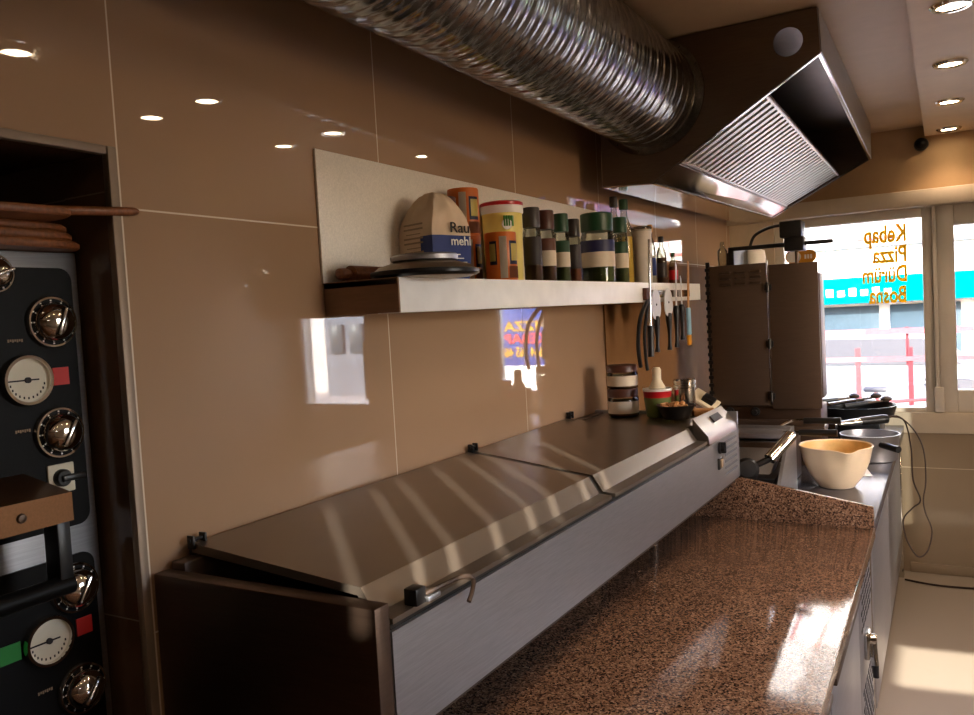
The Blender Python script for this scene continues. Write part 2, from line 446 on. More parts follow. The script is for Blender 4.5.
def win(name, W, lab, fw=.05, bars=(), fb=None, ft=None):
    x0, x1, z0, z1 = W; fb = fb or fw * .5; ft = ft or fw; b = B(); y0, y1 = YF + .02, YF + .09
    for (a, c, d, e) in ((x0, x0 + fw, z0, z1), (x1 - fw, x1, z0, z1), (x0 + fw, x1 - fw, z0, z0 + fb), (x0 + fw, x1 - fw, z1 - ft, z1)):
        box(b, (a, y0, d), (c, y1, e), .004)
    for z in bars: box(b, (x0 + fw, y0, z - .03), (x1 - fw, y1, z + .03), .004)
    r = struct(name, b, M['pvc'])
    b = B(); box(b, (x0 + fw, YF + .05, z0 + fb), (x1 - fw, YF + .056, z1 - ft)); obj('pane', b, M['glass'], r)
    return r
w1 = win('window_1', W1, 0, .044)
w2 = win('window_2', W2, 0, .074, (), .108, .098)
d1 = win('door_1', D1, 0, .06, (.78,), .74)
b = B(); cyl(b, (D1[0] + .03, YF - .03, .85), (D1[0] + .03, YF - .03, 1.25), .010); cyl(b, (D1[0] + .03, YF - .03, .88), (D1[0] + .03, YF + .03, .88), .007); cyl(b, (D1[0] + .03, YF - .03, 1.22), (D1[0] + .03, YF + .03, 1.22), .007)
obj('door_handle', b, M['steel_p'], d1)
# window lettering is read from the street, so it shows reversed inside
for s, xr, xl, z, h in (('Kebap', .838, .648, 1.640, .118), ('Pizza', .838, .684, 1.540, .112), ('Dürüm', .838, .638, 1.443, .112), ('Bosna', .832, .664, 1.340, .112)):
    b = B(); text(b, s, (xr, YF + .0495, z), (-1, 0, 0), (0, 0, 1), h, .001, bold=.034, width=xr - xl)
    tag(obj('window_lettering', b, M['yellow_v'], base=(xr, YF + .0495, z)), 'yellow vinyl word %s stuck reversed on the street window' % s, 'lettering', None)
# handle side cover between the two windows
b = B(); box(b, (.950, YF - .004, .80), (.968, YF + .1, 1.79), .003); box(b, (.944, YF - .016, .80), (.984, YF - .002, .92), .004); struct('trim_5', b, M['pvc'])

# ------------------------------------------------------------------ ceiling spotlights
def spot(x, y, label, first=None):
    if first is None:
        t = thing('ceiling_spotlight', label, 'ceiling light', (x, y, ZS), 'round downlights in the lowered ceiling')
        b = B(); lathe(b, [(.034, -.001), (.052, -.001), (.052, -.004), (.046, -.010), (.036, -.010), (.034, -.004)], (x, y, ZS), n=32, cap=False); obj('trim_ring', b, M['chrome'], t)
        b = B(); lathe(b, [(.0345, -.002), (.0345, -.005), (.02, -.007), (0, -.0075)], (x, y, ZS), n=24); obj('lens', b, M['lamp'], t)
        return t
    return dup(first, (x, y, ZS), None, label)
pl = bpy.data.lights.new('downlight', 'SPOT'); pl.energy = 4; pl.spot_size = math.radians(110); pl.spot_blend = .7; pl.shadow_soft_size = .035; pl.color = (1, .70, .48)
P = None
ordn = ['nearest', 'second', 'third', 'farthest']
SPOT_LABEL = {}
for i, yy in enumerate([-1.25, -.62, 0, .62, 1.25, 1.86, 2.47, 3.09, 3.70, 4.32]):
    lab = 'round downlight seen only as a reflection in the glossy tiles, inner row'
    if i >= 6: lab = ['round downlight at the upper right corner of the photo, nearest of the four', 'second round downlight from the camera in the lowered ceiling', 'third round downlight from the camera, near the ochre wall', 'round downlight farthest from the camera, close to the ochre wall'][i - 6]
    o = spot(1.03, yy, lab, P); P = P or o
    L = bpy.data.objects.new('beam', pl); COL.objects.link(L); L.parent = o; L.location = (0, 0, -.014)
for yy in [1.25, 1.88, 2.51, 3.15, 3.77]:
    o = spot(1.32, yy, 'round downlight seen only as a reflection in the glossy tiles, outer row', P)
    L = bpy.data.objects.new('beam', pl); COL.objects.link(L); L.parent = o; L.location = (0, 0, -.014)

# dome camera on the ochre wall
t = thing('security_camera', 'small black dome camera where the ochre wall meets the ceiling', 'camera', (.915, YF - .04, 2.085))
b = B(); lathe(b, [(.030, .04), (.032, .028), (.030, .012)], (.915, YF - .04, 2.085), (0, 1, 0)); obj('mount', b, M['black'], t)
b = B(); lathe(b, [(.026, .014), (.028, 0), (.024, -.014), (.012, -.026), (0, -.029)], (.915, YF - .04, 2.085), (0, 1, 0)); obj('dome', b, M['blackg'], t)

# ------------------------------------------------------------------ pizza oven in the niche
OX = -.07
t = thing('pizza_oven', 'steel deck pizza oven with black control panels in the wall niche', 'oven', (-.5, .2, 0))
b = B(); box(b, (-.9, -.95, .06), (OX - .003, .72, 1.509), .004)
for yy in (-.9, .68):
    for xx in (-.86, OX - .05): box(b, (xx - .03, yy - .03, 0), (xx + .03, yy + .03, .06))
obj('body', b, M['steel_d'], t)
b = B(); box(b, (OX - .003, .42, .5), (OX, .72, 1.509), .002); obj('front_frame', b, M['steel'], t)
def rpanel(z0, z1, y0, y1, r=.018):
    pts = [(y0, z0), (y0, z1)]
    for k in range(7): a = PI / 2 * k / 6; pts.append((y1 - r + r * math.sin(a), z1 - r + r * math.cos(a)))
    for k in range(7): a = PI / 2 * k / 6; pts.append((y1 - r + r * math.cos(a), z0 + r - r * math.sin(a)))
    b = B(); prism(b, pts, 'x', OX - .001, OX + .004); return b
up = obj('upper_control_panel', rpanel(1.128, 1.487, .45, .708), M['blackg'], t)
lo = obj('lower_control_panel', rpanel(.60, 1.088, .45, .708), M['blackg'], t)
def oknob(y, z, r, par, ang):
    x = OX + .004
    b = B(); lathe(b, [(r, 0), (r, .003), (r * .95, .0065), (r * .88, .0065), (r * .86, .002)], (x, y, z), (1, 0, 0), 40); k = obj('knob', b, M['chrome'], par)
    b = B(); lathe(b, [(r * .87, .001), (r * .87, .0035), (r * .7, .0036)], (x, y, z), (1, 0, 0), 40)
    obj('dial', b, M['blackg'], k)
    b = B(); lathe(b, [(r * .76, .003), (r * .75, .009), (r * .68, .017), (r * .46, .0245), (r * .2, .027), (0, .0275)], (x, y, z), (1, 0, 0), 36); 
    R = rot('X', ang); obj('dome', b, M['chrome'], k); b = B(); box(b, (x + .010, y - r * .55, z - r * .10), (x + .031, y + r * .55, z + r * .10), .003, 0, R, (x, y, z)); obj('grip', b, M['steel_p'], k)
    b = B()
    for q in range(12):
        a = 2 * PI * q / 12; cy, cz = y + r * .815 * math.sin(a), z + r * .815 * math.cos(a)
        box(b, (x + .0034, cy - .001, cz - .001), (x + .0041, cy + .001, cz + .001))
    obj('scale_marks', b, M['white'], k)
oknob(.600, 1.478, .026, up, 20)
oknob(.673, 1.413, .036, up, 70); oknob(.671, 1.261, .036, up, 60)
oknob(.674, 1.043, .036, lo, 60); oknob(.673, .900, .036, lo, 50)
def gauge(y, z, r, par, tags):
    x = OX + .004
    b = B(); lathe(b, [(r, 0), (r, .008), (r * .97, .011), (r * .86, .011), (r * .85, .004)], (x, y, z), (1, 0, 0), 40); g = obj('thermometer', b, M['chrome'], par)
    b = B(); lathe(b, [(r * .86, .001), (r * .86, .0045), (0, .0046)], (x, y, z), (1, 0, 0), 36); obj('gauge_face', b, M['gauge'], g)
    b = B(); box(b, (x + .0055, y - r * .78, z - .001), (x + .0065, y + r * .45, z + .001)); lathe(b, [(.004, .004), (.004, .008)], (x, y, z), (1, 0, 0), 14)
    for q in range(-5, 6):
        a = PI + q * .26; cy, cz = y + r * .7 * math.sin(a), z + r * .7 * math.cos(a); box(b, (x + .0046, cy - .0009, cz - .0016), (x + .0052, cy + .0009, cz + .0016))
    obj('needle', b, M['ink'], g)
    for (nm, m, dy) in tags:
        b = B(); box(b, (x, y + dy - (.013 if m == 'red' else .018), z - .011), (x + .0015, y + dy + (.010 if m == 'red' else .016), z + .013)); obj(nm, b, M[m], par)
gauge(.631, 1.337, .034, up, [('red_tag', 'red', .051)]); gauge(.630, .984, .034, lo, [('red_tag', 'red', .056), ('green_tag', 'green', -.052)])
b = B(); box(b, (OX + .004, .649, 1.178), (OX + .008, .687, 1.218), .002); sw = obj('switch_plate', b, M['gauge'], up)
b = B(); lathe(b, [(.012, .003), (.012, .010), (.010, .013)], (OX + .004, .667, 1.199), (1, 0, 0)); box(b, (OX + .014, .662, 1.194), (OX + .022, .695, 1.203), .002); obj('switch_lever', b, M['black'], sw)
b = B(); lathe(b, [(.006, 0), (.006, .004), (.003, .006)], (OX + .004, .612, 1.193), (1, 0, 0)); obj('indicator_lamp', b, M['red'], up)
for par, z in ((up, 1.268), (lo, 1.05), (lo, .915), (up, 1.388)):
    b = B()
    for q in range(7): box(b, (OX + .0035, .612 + q * .003, z + (q % 2) * .001), (OX + .0046, .614 + q * .003, z + .004))
    obj('heat_symbol', b, M['greyp'], par)
# door shelf, bracket and handle
b = B(); hexa(b, [(OX - .002, -.2, 1.160), (OX - .002, .618, 1.160), (OX - .002, .618, 1.215), (OX - .002, -.2, 1.225)], [(.035, -.2, 1.160), (.035, .618, 1.160), (.035, .618, 1.196), (.035, -.2, 1.206)])
od = obj('oven_door', b, M['copper'], t)
b = B(); lathe(b, [(.006, 0), (.005, .004), (0, .005)], (.035, .552, 1.178), (1, 0, 0), 14); obj('screw', b, M['steel_d'], od)
b = B(); box(b, (.000, .598, 1.070), (.030, .616, 1.160), .002); obj('handle_bracket', b, M['black'], od)
b = B(); cyl(b, (.022, -.2, 1.078), (.022, .616, 1.078), .0125, n=20); obj('door_handle', b, M['blackg'], od)

# wooden paddles stacked on the oven
def paddle(z, yaw, cxy, handle, label, w=.13, th=.014, L=.30):
    c = V((cxy[0], cxy[1], z)); R = rot('Z', yaw)
    pts = []
    for k in range(40):
        a = 2 * PI * k / 40; ca, sa = math.cos(a), math.sin(a)
        pts.append(V((math.copysign(abs(ca) ** .55, ca) * w / 2, math.copysign(abs(sa) ** .55, sa) * L / 2, 0)))
    b = B(); t2 = bmesh.new(); lo_ = [t2.verts.new(c + R @ (p * .97)) for p in pts]; m1 = [t2.verts.new(c + R @ p + V((0, 0, th * .25))) for p in pts]; m2 = [t2.verts.new(c + R @ p + V((0, 0, th * .75))) for p in pts]; hi_ = [t2.verts.new(c + R @ (p * .97) + V((0, 0, th))) for p in pts]
    t2.faces.new(lo_[::-1]); t2.faces.new(hi_)
    for a_, b_ in ((lo_, m1), (m1, m2), (m2, hi_)):
        for k in range(40): t2.faces.new((a_[k], a_[(k + 1) % 40], b_[(k + 1) % 40], b_[k]))
    join(b, t2, 0)
    th_ = thing('pizza_paddle', label, 'paddle', c, 'wooden paddles on the oven')
    obj('blade', b, M['board'], th_)
    h = B(); d = R @ V((0, handle, .006 if handle > 0 else 0)); p0 = c + d.normalized() * (L / 2 - .02) + V((0, 0, th / 2)); 
    tube(h, [p0, p0 + d * .5, p0 + d], lambda s: .0062 if s < .9 else .0062 - (s - .9) * .03, 12); obj('handle', h, M['board'], th_)
paddle(1.5105, 5, (-.085, .567), -.08, 'lowest wooden paddle of the stack on the oven', .14, .0115, .31)
paddle(1.5224, 2, (-.088, .562), -.08, 'second lowest wooden paddle of the stack on the oven', .13, .0115, .30)
paddle(1.5343, 4, (-.088, .557), -.08, 'third wooden paddle up in the stack on the oven', .13, .0105, .30)
paddle(1.5452, -9, (-.026, .527), .122, 'topmost wooden paddle whose handle sticks out past the tile edge', .10, .0105, .28)

# ------------------------------------------------------------------ refrigerated topping unit along the wall
def fx(y): return .400 + .0324 * (y - .75)          # front of the unit
UY0, UY1 = .750, 2.448
t = thing('topping_unit', 'long stainless steel refrigerated topping unit with two sloping lids along the tiled wall', 'cooler', (.2, 1.6, .733))
b = B(); pts = [(.004, UY0), (fx(UY0), UY0), (fx(UY0) + .001, UY0 + .028), (.004, UY0 + .028)]
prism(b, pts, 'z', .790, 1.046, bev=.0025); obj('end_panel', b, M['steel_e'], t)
b = B(); prism(b, [(.004, UY1 - .012), (fx(UY1) - .012, UY1 - .012), (fx(UY1), UY1 - .012), (fx(UY1), UY1), (.004, UY1)], 'z', .868, 1.062, bev=.002); obj('end_panel', b, M['steel'], t)
b = B(); hexa(b, [(fx(UY0 + .03), UY0 + .03, .868), (fx(UY1 - .014), UY1 - .014, .868), (fx(UY1 - .014), UY1 - .014, 1.008), (fx(UY0 + .03), UY0 + .03, 1.008)],
          [(fx(UY0 + .03) - .015, UY0 + .03, .868), (fx(UY1 - .014) - .015, UY1 - .014, .868), (fx(UY1 - .014) - .015, UY1 - .014, 1.008), (fx(UY0 + .03) - .015, UY0 + .03, 1.008)]); obj('front_panel', b, M['steel'], t)
b = B(); hexa(b, [(.01, UY0 + .03, .852), (fx(UY0) - .014, UY0 + .03, .852), (fx(UY1) - .014, UY1 - .01, .852), (.01, UY1 - .01, .852)],
          [(.01, UY0 + .03, .99), (fx(UY0) - .018, UY0 + .03, .99), (fx(UY1) - .018, UY1 - .014, .99), (.01, UY1 - .014, .99)]); obj('base_tray', b, M['steel_d'], t)
for xx, yy in ((.06, .84), (.33, .84), (.06, 2.30), (.26, 2.20)):
    b = B(); lathe(b, [(.014, 0), (.014, .008), (.009, .012), (.009, .122)], (xx, yy, .733)); obj('leg', b, M['steel_d'], t)
# rear rail under the hinges
b = B(); box(b, (.006, UY0 + .03, .99), (.035, UY1 - .014, 1.056), .002); obj('rear_rail', b, M['steel_d'], t)
def lid(yb0, yf0, yb1, yf1, zb0, zb1, nm='lid'):
    """lid whose near and far edges run from the wall (yb) to the front (yf)"""
    def prof(q, zb):
        yb, yf = yb0 + (yb1 - yb0) * q, yf0 + (yf1 - yf0) * q; f = fx(yf) - .400
        def P(x, z): return V((x + (f if x > .1 else 0), yb + (yf - yb) * min(1, x / .36), z))
        return [P(.010, zb), P(.352, 1.057), P(.374, 1.026), P(.400, 1.0235), P(.400, 1.0165), P(.366, 1.0175), P(.346, 1.046), P(.010, zb - .014)]
    t2 = bmesh.new(); n = 14; rings = [[t2.verts.new(p) for p in prof(i / n, zb0 + (zb1 - zb0) * i / n)] for i in range(n + 1)]
    for i in range(n):
        for k in range(8): t2.faces.new((rings[i][k], rings[i + 1][k], rings[i + 1][(k + 1) % 8], rings[i][(k + 1) % 8]))
    t2.faces.new(rings[0]); t2.faces.new(rings[-1][::-1]); bmesh.ops.recalc_face_normals(t2, faces=t2.faces[:])
    b = B(); join(b, t2, 0); return obj(nm, b, M['steel_lid'], t, angle=14)
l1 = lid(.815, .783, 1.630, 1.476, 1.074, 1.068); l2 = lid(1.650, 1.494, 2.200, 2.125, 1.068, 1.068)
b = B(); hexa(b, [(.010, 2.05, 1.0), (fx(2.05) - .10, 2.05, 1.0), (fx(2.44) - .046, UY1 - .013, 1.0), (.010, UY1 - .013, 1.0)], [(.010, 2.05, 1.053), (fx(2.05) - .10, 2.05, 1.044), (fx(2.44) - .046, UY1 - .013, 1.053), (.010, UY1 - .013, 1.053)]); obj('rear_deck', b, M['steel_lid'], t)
# control housing with a sloping cover
b = B(); ya, yb = 2.150, UY1 - .013
hexa(b, [(fx(ya) - .045, ya, 1.0), (fx(ya) - .001, ya, 1.008), (fx(ya) - .004, ya, 1.032), (fx(ya) - .045, ya, 1.080)], [(fx(yb) - .045, yb, 1.0), (fx(yb) - .001, yb, 1.008), (fx(yb) - .004, yb, 1.032), (fx(yb) - .045, yb, 1.080)])
ch = obj('control_housing', b, M['steel_lid'], t)
b = B(); cxm = fx(2.28)
hexa(b, [(cxm - .036, 2.27, 1.068), (cxm - .022, 2.27, 1.052), (cxm - .022, 2.36, 1.052), (cxm - .036, 2.36, 1.068)], [(cxm - .032, 2.27, 1.0715), (cxm - .018, 2.27, 1.0555), (cxm - .018, 2.36, 1.0555), (cxm - .032, 2.36, 1.0715)]); obj('cover_slot', b, M['dark'], ch)
for hy in (.822, 1.640, 2.215):
    b = B(); box(b, (.004, hy - .008, 1.050), (.016, hy + .008, 1.074), .002); box(b, (.008, hy - .013, 1.066), (.022, hy - .009, 1.086), .001); box(b, (.008, hy + .009, 1.066), (.022, hy + .013, 1.086), .001); cyl(b, (.015, hy - .016, 1.079), (.015, hy + .016, 1.079), .003); obj('hinge', b, M['black'], t)
f_ = fx(1.48) - .4
b = B(); hexa(b, [(.02, 1.629, 1.03), (.350 + f_, 1.475, 1.03), (.350 + f_, 1.495, 1.03), (.02, 1.651, 1.03)], [(.02, 1.629, 1.066), (.350 + f_, 1.475, 1.055), (.350 + f_, 1.495, 1.055), (.02, 1.651, 1.066)])
hexa(b, [(.350 + f_, 1.475, 1.02), (.396 + f_, 1.475, 1.012), (.396 + f_, 1.495, 1.012), (.350 + f_, 1.495, 1.02)], [(.350 + f_, 1.475, 1.055), (.371 + f_, 1.475, 1.025), (.371 + f_, 1.495, 1.025), (.350 + f_, 1.495, 1.055)]); obj('lid_gap_shade', b, M['black'], t)  # black filler painting the shade of the gap between the lids
# black bar painting the shade in the slot between lids and front
b = B(); hexa(b, [(fx(.79) - .03, .785, .995), (fx(.79) - .006, .785, .995), (fx(2.12) - .006, 2.125, .995), (fx(2.12) - .03, 2.125, .995)], [(fx(.79) - .03, .785, 1.016), (fx(.79) - .006, .785, 1.016), (fx(2.12) - .006, 2.125, 1.016), (fx(2.12) - .03, 2.125, 1.016)]); obj('slot_shade', b, M['black'], t)
# latch on the near lid: block, plate and wire pull
b = B(); box(b, (.388, .826, 1.024), (.408, .848, 1.046), .0015); la = obj('latch', b, M['black'], l1)
b = B(); box(b, (.386, .850, 1.022), (.410, .880, 1.030), .002); obj('latch_plate', b, M['steel'], la)
b = B(); tube(b, [(.404, .846, 1.034), (.412, .88, 1.036), (.416, .925, 1.034), (.420, .945, 1.026), (.423, .938, 1.012), (.424, .925, 1.000)], .0035, 8); obj('latch_pull', b, M['steel_d'], la)
# thermostat knob, rocker switch and vents on the front
fp = [o for o in t.children if o.name.startswith('front_panel')][0]
kx = fx(2.225)
b = B(); lathe(b, [(.016, 0), (.016, .006), (.011, .007), (.010, .016)], (kx, 2.235, .988), (1, .0, 0)); box(b, (kx + .006, 2.231, .974), (kx + .020, 2.239, 1.004), .002); obj('thermostat_knob', b, M['black'], fp)
b = B(); box(b, (kx - .001, 2.215, .930), (kx + .005, 2.255, .962), .002); rs = obj('switch_frame', b, M['black'], fp)
b = B(); box(b, (kx + .004, 2.222, .935), (kx + .009, 2.248, .957), .002); obj('rocker_switch', b, M['greyp'], rs)
b = B()
for i in range(6): 
    z = .900 + i * .018; hexa(b, [(fx(2.29) - .004, 2.29, z), (fx(2.42) - .004, 2.42, z), (fx(2.42) - .004, 2.42, z + .007), (fx(2.29) - .004, 2.29, z + .007)], [(fx(2.29) + .0008, 2.29, z), (fx(2.42) + .0008, 2.42, z), (fx(2.42) + .0008, 2.42, z + .007), (fx(2.29) + .0008, 2.29, z + .007)])
obj('vent_slots', b, M['vent'], fp)

# ------------------------------------------------------------------ granite worktop, fridge counter, steel counter
GX, GZ = .814, .733
b = B(); box(b, (.002, -1.6, GZ - .03), (GX, 2.478, GZ), .004); gt = tag(obj('granite_worktop', b, M['granite'], base=(.4, .4, GZ - .03)), 'brown speckled polished granite worktop in front of the topping unit', 'worktop')
b = B(); prism(b, [(.004, GZ), (GX - .002, GZ), (GX - .002, GZ + .062), (.46, GZ + .125), (.004, GZ + .130)], 'y', 2.456, 2.476, bev=.002); obj('upstand', b, M['granite'], gt)
t = thing('refrigerated_counter', 'steel refrigerated counter with doors under the granite worktop', 'cabinet', (.4, .4, 0))
b = B(); box(b, (.01, -1.55, .10), (.775, 2.47, GZ - .031), .003)
for yy in (-1.4, .4, 2.35):
    for xx in (.08, .70): lathe(b, [(.02, 0), (.02, .10)], (xx, yy, 0), n=14)
obj('body', b, M['steel_d'], t)
for (ya, yb) in ((-1.5, -.65), (-.63, .20), (.22, .88), (.90, 1.555), (1.575, 2.105)):
    b = B(); box(b, (.776, ya, .12), (.800, yb, GZ - .035), .004); d = obj('door', b, M['steel'], t)
    b = B(); box(b, (.797, ya + .02, GZ - .075), (.808, yb - .02, GZ - .060), .003); obj('door_grip', b, M['steel_d'], d)
b = B(); box(b, (.776, 2.125, .12), (.799, 2.465, GZ - .035), .004); vp = obj('machine_panel', b, M['steel'], t)
b = B()
for z0, z1 in ((.54, .66), (.16, .40)):
    z = z0; r_ = 0
    while z < z1:
        for q in range(6): 
            yy = 2.17 + q * .045 + (r_ % 2) * .022; box(b, (.796, yy, z), (.8003, yy + .026, z + .009))
        z += .022; r_ += 1
obj('vent_holes', b, M['dark'], vp)
b = B(); box(b, (.799, 2.215, .455), (.812, 2.285, .52), .004); hl = obj('latch_plate', b, M['steel_p'], vp)
b = B(); cyl(b, (.816, 2.25, .500), (.822, 2.240, .435), .011, .009); lathe(b, [(.016, 0), (.014, .02)], (.806, 2.25, .50), (1, 0, 0)); obj('latch_handle', b, M['steel_p'], hl)
b = B(); cyl(b, (.822, 2.240, .436), (.824, 2.236, .405), .009, .007); obj('handle_tip', b, M['black'], hl)

t = thing('steel_counter', 'steel cooking counter running on to the street window beyond the granite', 'counter', (.4, 3.4, 0))
b = B(); box(b, (.004, 2.482, GZ - .04), (.808, 4.445, GZ), .003); obj('counter_top', b, M['steel_b'], t)
b = B(); box(b, (.02, 2.70, .10), (.755, 4.36, GZ - .041), .003); obj('cabinet_body', b, M['steel'], t)
for ya in (2.495, 4.34):
    for xx in (.765, .03): 
        b = B(); box(b, (xx - .02, ya, 0), (xx + .03, ya + .05, GZ - .041), .003); obj('leg', b, M['steel_p'], t)
b = B(); box(b, (.770, 2.66, .12), (.79, 3.42, GZ - .05), .003); obj('door', b, M['steel'], t)
b = B(); box(b, (.770, 3.44, .12), (.79, 4.33, GZ - .05), .003); obj('door', b, M['steel'], t)

# ------------------------------------------------------------------ wall shelf and what stands on it
SZ = 1.464; SX = .17; SY0, SY1 = 1.160, 3.165
t = thing('wall_shelf', 'scuffed steel wall shelf with a white front edge and a steel back plate', 'shelf', (.08, 2.1, 1.402))
b = B(); box(b, (.002, SY0, 1.452), (SX - .002, SY1, SZ), .001); obj('shelf_board', b, M['steel'], t)
b = B(); box(b, (SX - .004, SY0 + .004, 1.402), (SX, SY1, SZ), .001); box(b, (SX - .05, SY0 + .004, 1.402), (SX - .004, SY1, 1.404)); obj('front_edge', b, M['white_lip'], t)
b = B(); box(b, (.002, SY0, 1.403), (SX, SY0 + .004, SZ + .0005), .001); obj('end_cap', b, M['rust'], t)
b = B(); box(b, (.001, SY0 - .004, SZ), (.006, 2.66, 1.710), .001); obj('back_plate', b, M['backing'], t)

def jar(name, x, y, r, h, z, mats, lab, cat='jar', neck=.9, lidh=.045, band=None, fill=.5, group=None, tall=None):
    """glass jar: body, contents, label and lid"""
    lm, cm, la_ = mats
    t = thing(name, lab, cat, (x, y, z), group); o = (x, y, z)
    lb = h - lidh
    b = B(); lathe(b, [(r * .92, 0), (r, .004), (r, lb * .86), (r * neck, lb * .96), (r * neck, lb)], o, n=28); obj('glass_body', b, M['clear'], t)
    b = B(); lathe(b, [(r * .88, .002), (r * .95, .006), (r * .95, lb * fill)], o, n=24); obj('contents', b, M[cm], t)
    b = B(); lathe(b, [(r * 1.008, lb * .30), (r * 1.012, lb * .301), (r * 1.012, lb * .58), (r * 1.012, lb * .581, 1), (r * 1.012, lb * .80, 1), (r * 1.008, lb * .801)] if band else [(r * 1.008, lb * .28), (r * 1.012, lb * .281), (r * 1.012, lb * .68), (r * 1.008, lb * .681)], o, n=28, cap=False); obj('label', b, [M[la_], M[band or la_]], t)
    b = B(); lathe(b, [(r * neck * 1.04, lb - .004), (r * neck * 1.06, lb), (r * neck * 1.06, h - .003), (r * neck * .98, h)], o, n=28); obj('lid', b, M[lm], t)
    return t
# spice jars left to right
jar('spice_jar', .106, 1.832, .023, .185, SZ, ('greylid', 'spice_b', 'label_d'), 'spice jar with charcoal lid and dark label right of the yellow tub', band='label_d', fill=.35, group='spice jars on the shelf')
jar('spice_jar', .100, 1.923, .0255, .186, SZ, ('brownlid', 'spice_b', 'label_w'), 'spice jar with brown lid between charcoal and green lidded jars', band='label_br', fill=.35, group='spice jars on the shelf')
jar('spice_jar', .100, 2.024, .0215, .186, SZ, ('greenlid', 'spice_g', 'label_w'), 'slim spice jar with dark green lid left of the big herb jar', band='label_g', fill=.35, group='spice jars on the shelf')
jar('spice_jar', .090, 2.125, .0215, .180, SZ, ('dklid', 'spice_r', 'label_d'), 'spice jar with blackish lid and reddish contents tucked left of big herb jar', band='label_d', fill=.5, group='spice jars on the shelf')
jar('spice_jar', .100, 2.285, .050, .208, SZ, ('greenlid', 'spice_g', 'label_w'), 'big wide herb jar with green lid and blue and cream label', lidh=.05, band='label_b', fill=.55, group='spice jars on the shelf')
jar('spice_jar', .105, 2.470, .0235, .210, SZ, ('greenlid', 'spice_g', 'label_w'), 'slim herb jar with green lid right of the big herb jar', band='label_g', fill=.4, group='spice jars on the shelf')
def bottle(name, x, y, r, h, capm, cm, lab, fill=.6, lbl=None):
    t = thing(name, lab, 'bottle', (x, y, SZ)); o = (x, y, SZ)
    b = B(); lathe(b, [(r * .9, 0), (r, .004), (r, h * .55), (r * .85, h * .66), (r * .42, h * .80), (r * .38, h * .90)], o, n=26); obj('glass_body', b, M['clear'], t)
    b = B(); lathe(b, [(r * .85, .003), (r * .93, .006), (r * .93, h * fill * .8)], o, n=22); obj('contents', b, M[cm], t)
    b = B(); lathe(b, [(r * .52, h * .88), (r * .55, h * .89), (r * .55, h * .985), (r * .48, h)], o, n=20); obj('cap', b, M[capm], t)
    if lbl: b = B(); lathe(b, [(r * 1.008, h * .15), (r * 1.012, h * .151), (r * 1.012, h * .45), (r * 1.008, h * .451)], o, n=26, cap=False); obj('label', b, M[lbl], t)
bottle('oil_bottle', .060, 2.545, .024, .288, 'dklid', 'oil', 'clear oil bottle with brown cap behind the big herb jar')
bottle('oil_bottle', .060, 2.640, .028, .288, 'greenlid', 'oil', 'clear oil bottle with green cap behind the slim herb jar', .7)
t = thing('plastic_container', 'tall milky plastic container right of the oil bottles', 'container', (.100, 2.700, SZ))
b = B(); lathe(b, [(.027, 0), (.030, .004), (.032, .17), (.033, .172), (.033, .186), (.031, .186), (.030, .01), (0, .008)], (.1, 2.70, SZ), n=26); obj('body', b, M['milky'], t)
b = B(); lathe(b, [(.034, .180), (.0345, .182), (.0345, .194), (.030, .197), (0, .198)], (.1, 2.70, SZ), n=26); obj('lid', b, M['clear'], t)
bottle('sauce_bottle', .080, 2.850, .018, .215, 'amber', 'milky', 'pale sauce bottle with blue label and amber cap near shelf end', .6, 'blue')
bottle('sauce_bottle', .090, 2.945, .019, .178, 'black', 'spice_b', 'dark sauce bottle with black cap near the right end of shelf', .7, 'label_d')
bottle('sauce_bottle', .110, 3.020, .017, .120, 'greenlid', 'spice_r', 'little sauce bottle with green cap and red label at shelf end', .7, 'redlid')
# tub with red lid
t = thing('food_tub', 'yellow plastic food tub with a red lid behind the small orange tin', 'tub', (.058, 1.768, SZ)); o = (.058, 1.768, SZ)
b = B(); lathe(b, [(.044, 0), (.046, .003), (.050, .175), (.050, .178)], o, n=32); obj('body', b, M['yellowtub'], t)
b = B(); lathe(b, [(.0515, .168), (.053, .170), (.053, .186, 0), (.053, .1865, 1), (.0535, .188, 1), (.0535, .194, 1), (.048, .197, 1), (0, .196, 1)], o, n=32); obj('lid', b, [M['white'], M['redlid']], t)
b = B()
for k in range(9):
    a = -1.30 + k * .12; 
    if k in (3, 4, 5, 6): box(b, (o[0] + .0505 * math.cos(a) - .002, o[1] + .0505 * math.sin(a) - .005, SZ + .135), (o[0] + .0505 * math.cos(a) + .002, o[1] + .0505 * math.sin(a) + .005, SZ + .160), .001)
obj('green_label', b, M['lime'], t)
b = B(); a = -.85; lathe(b, [(.013, 0), (.012, .0035), (0, .0036)], (o[0] + .0495 * math.cos(a), o[1] + .0495 * math.sin(a), SZ + .140), (math.cos(a), math.sin(a), 0), 20); obj('round_logo', b, M['white'], t)
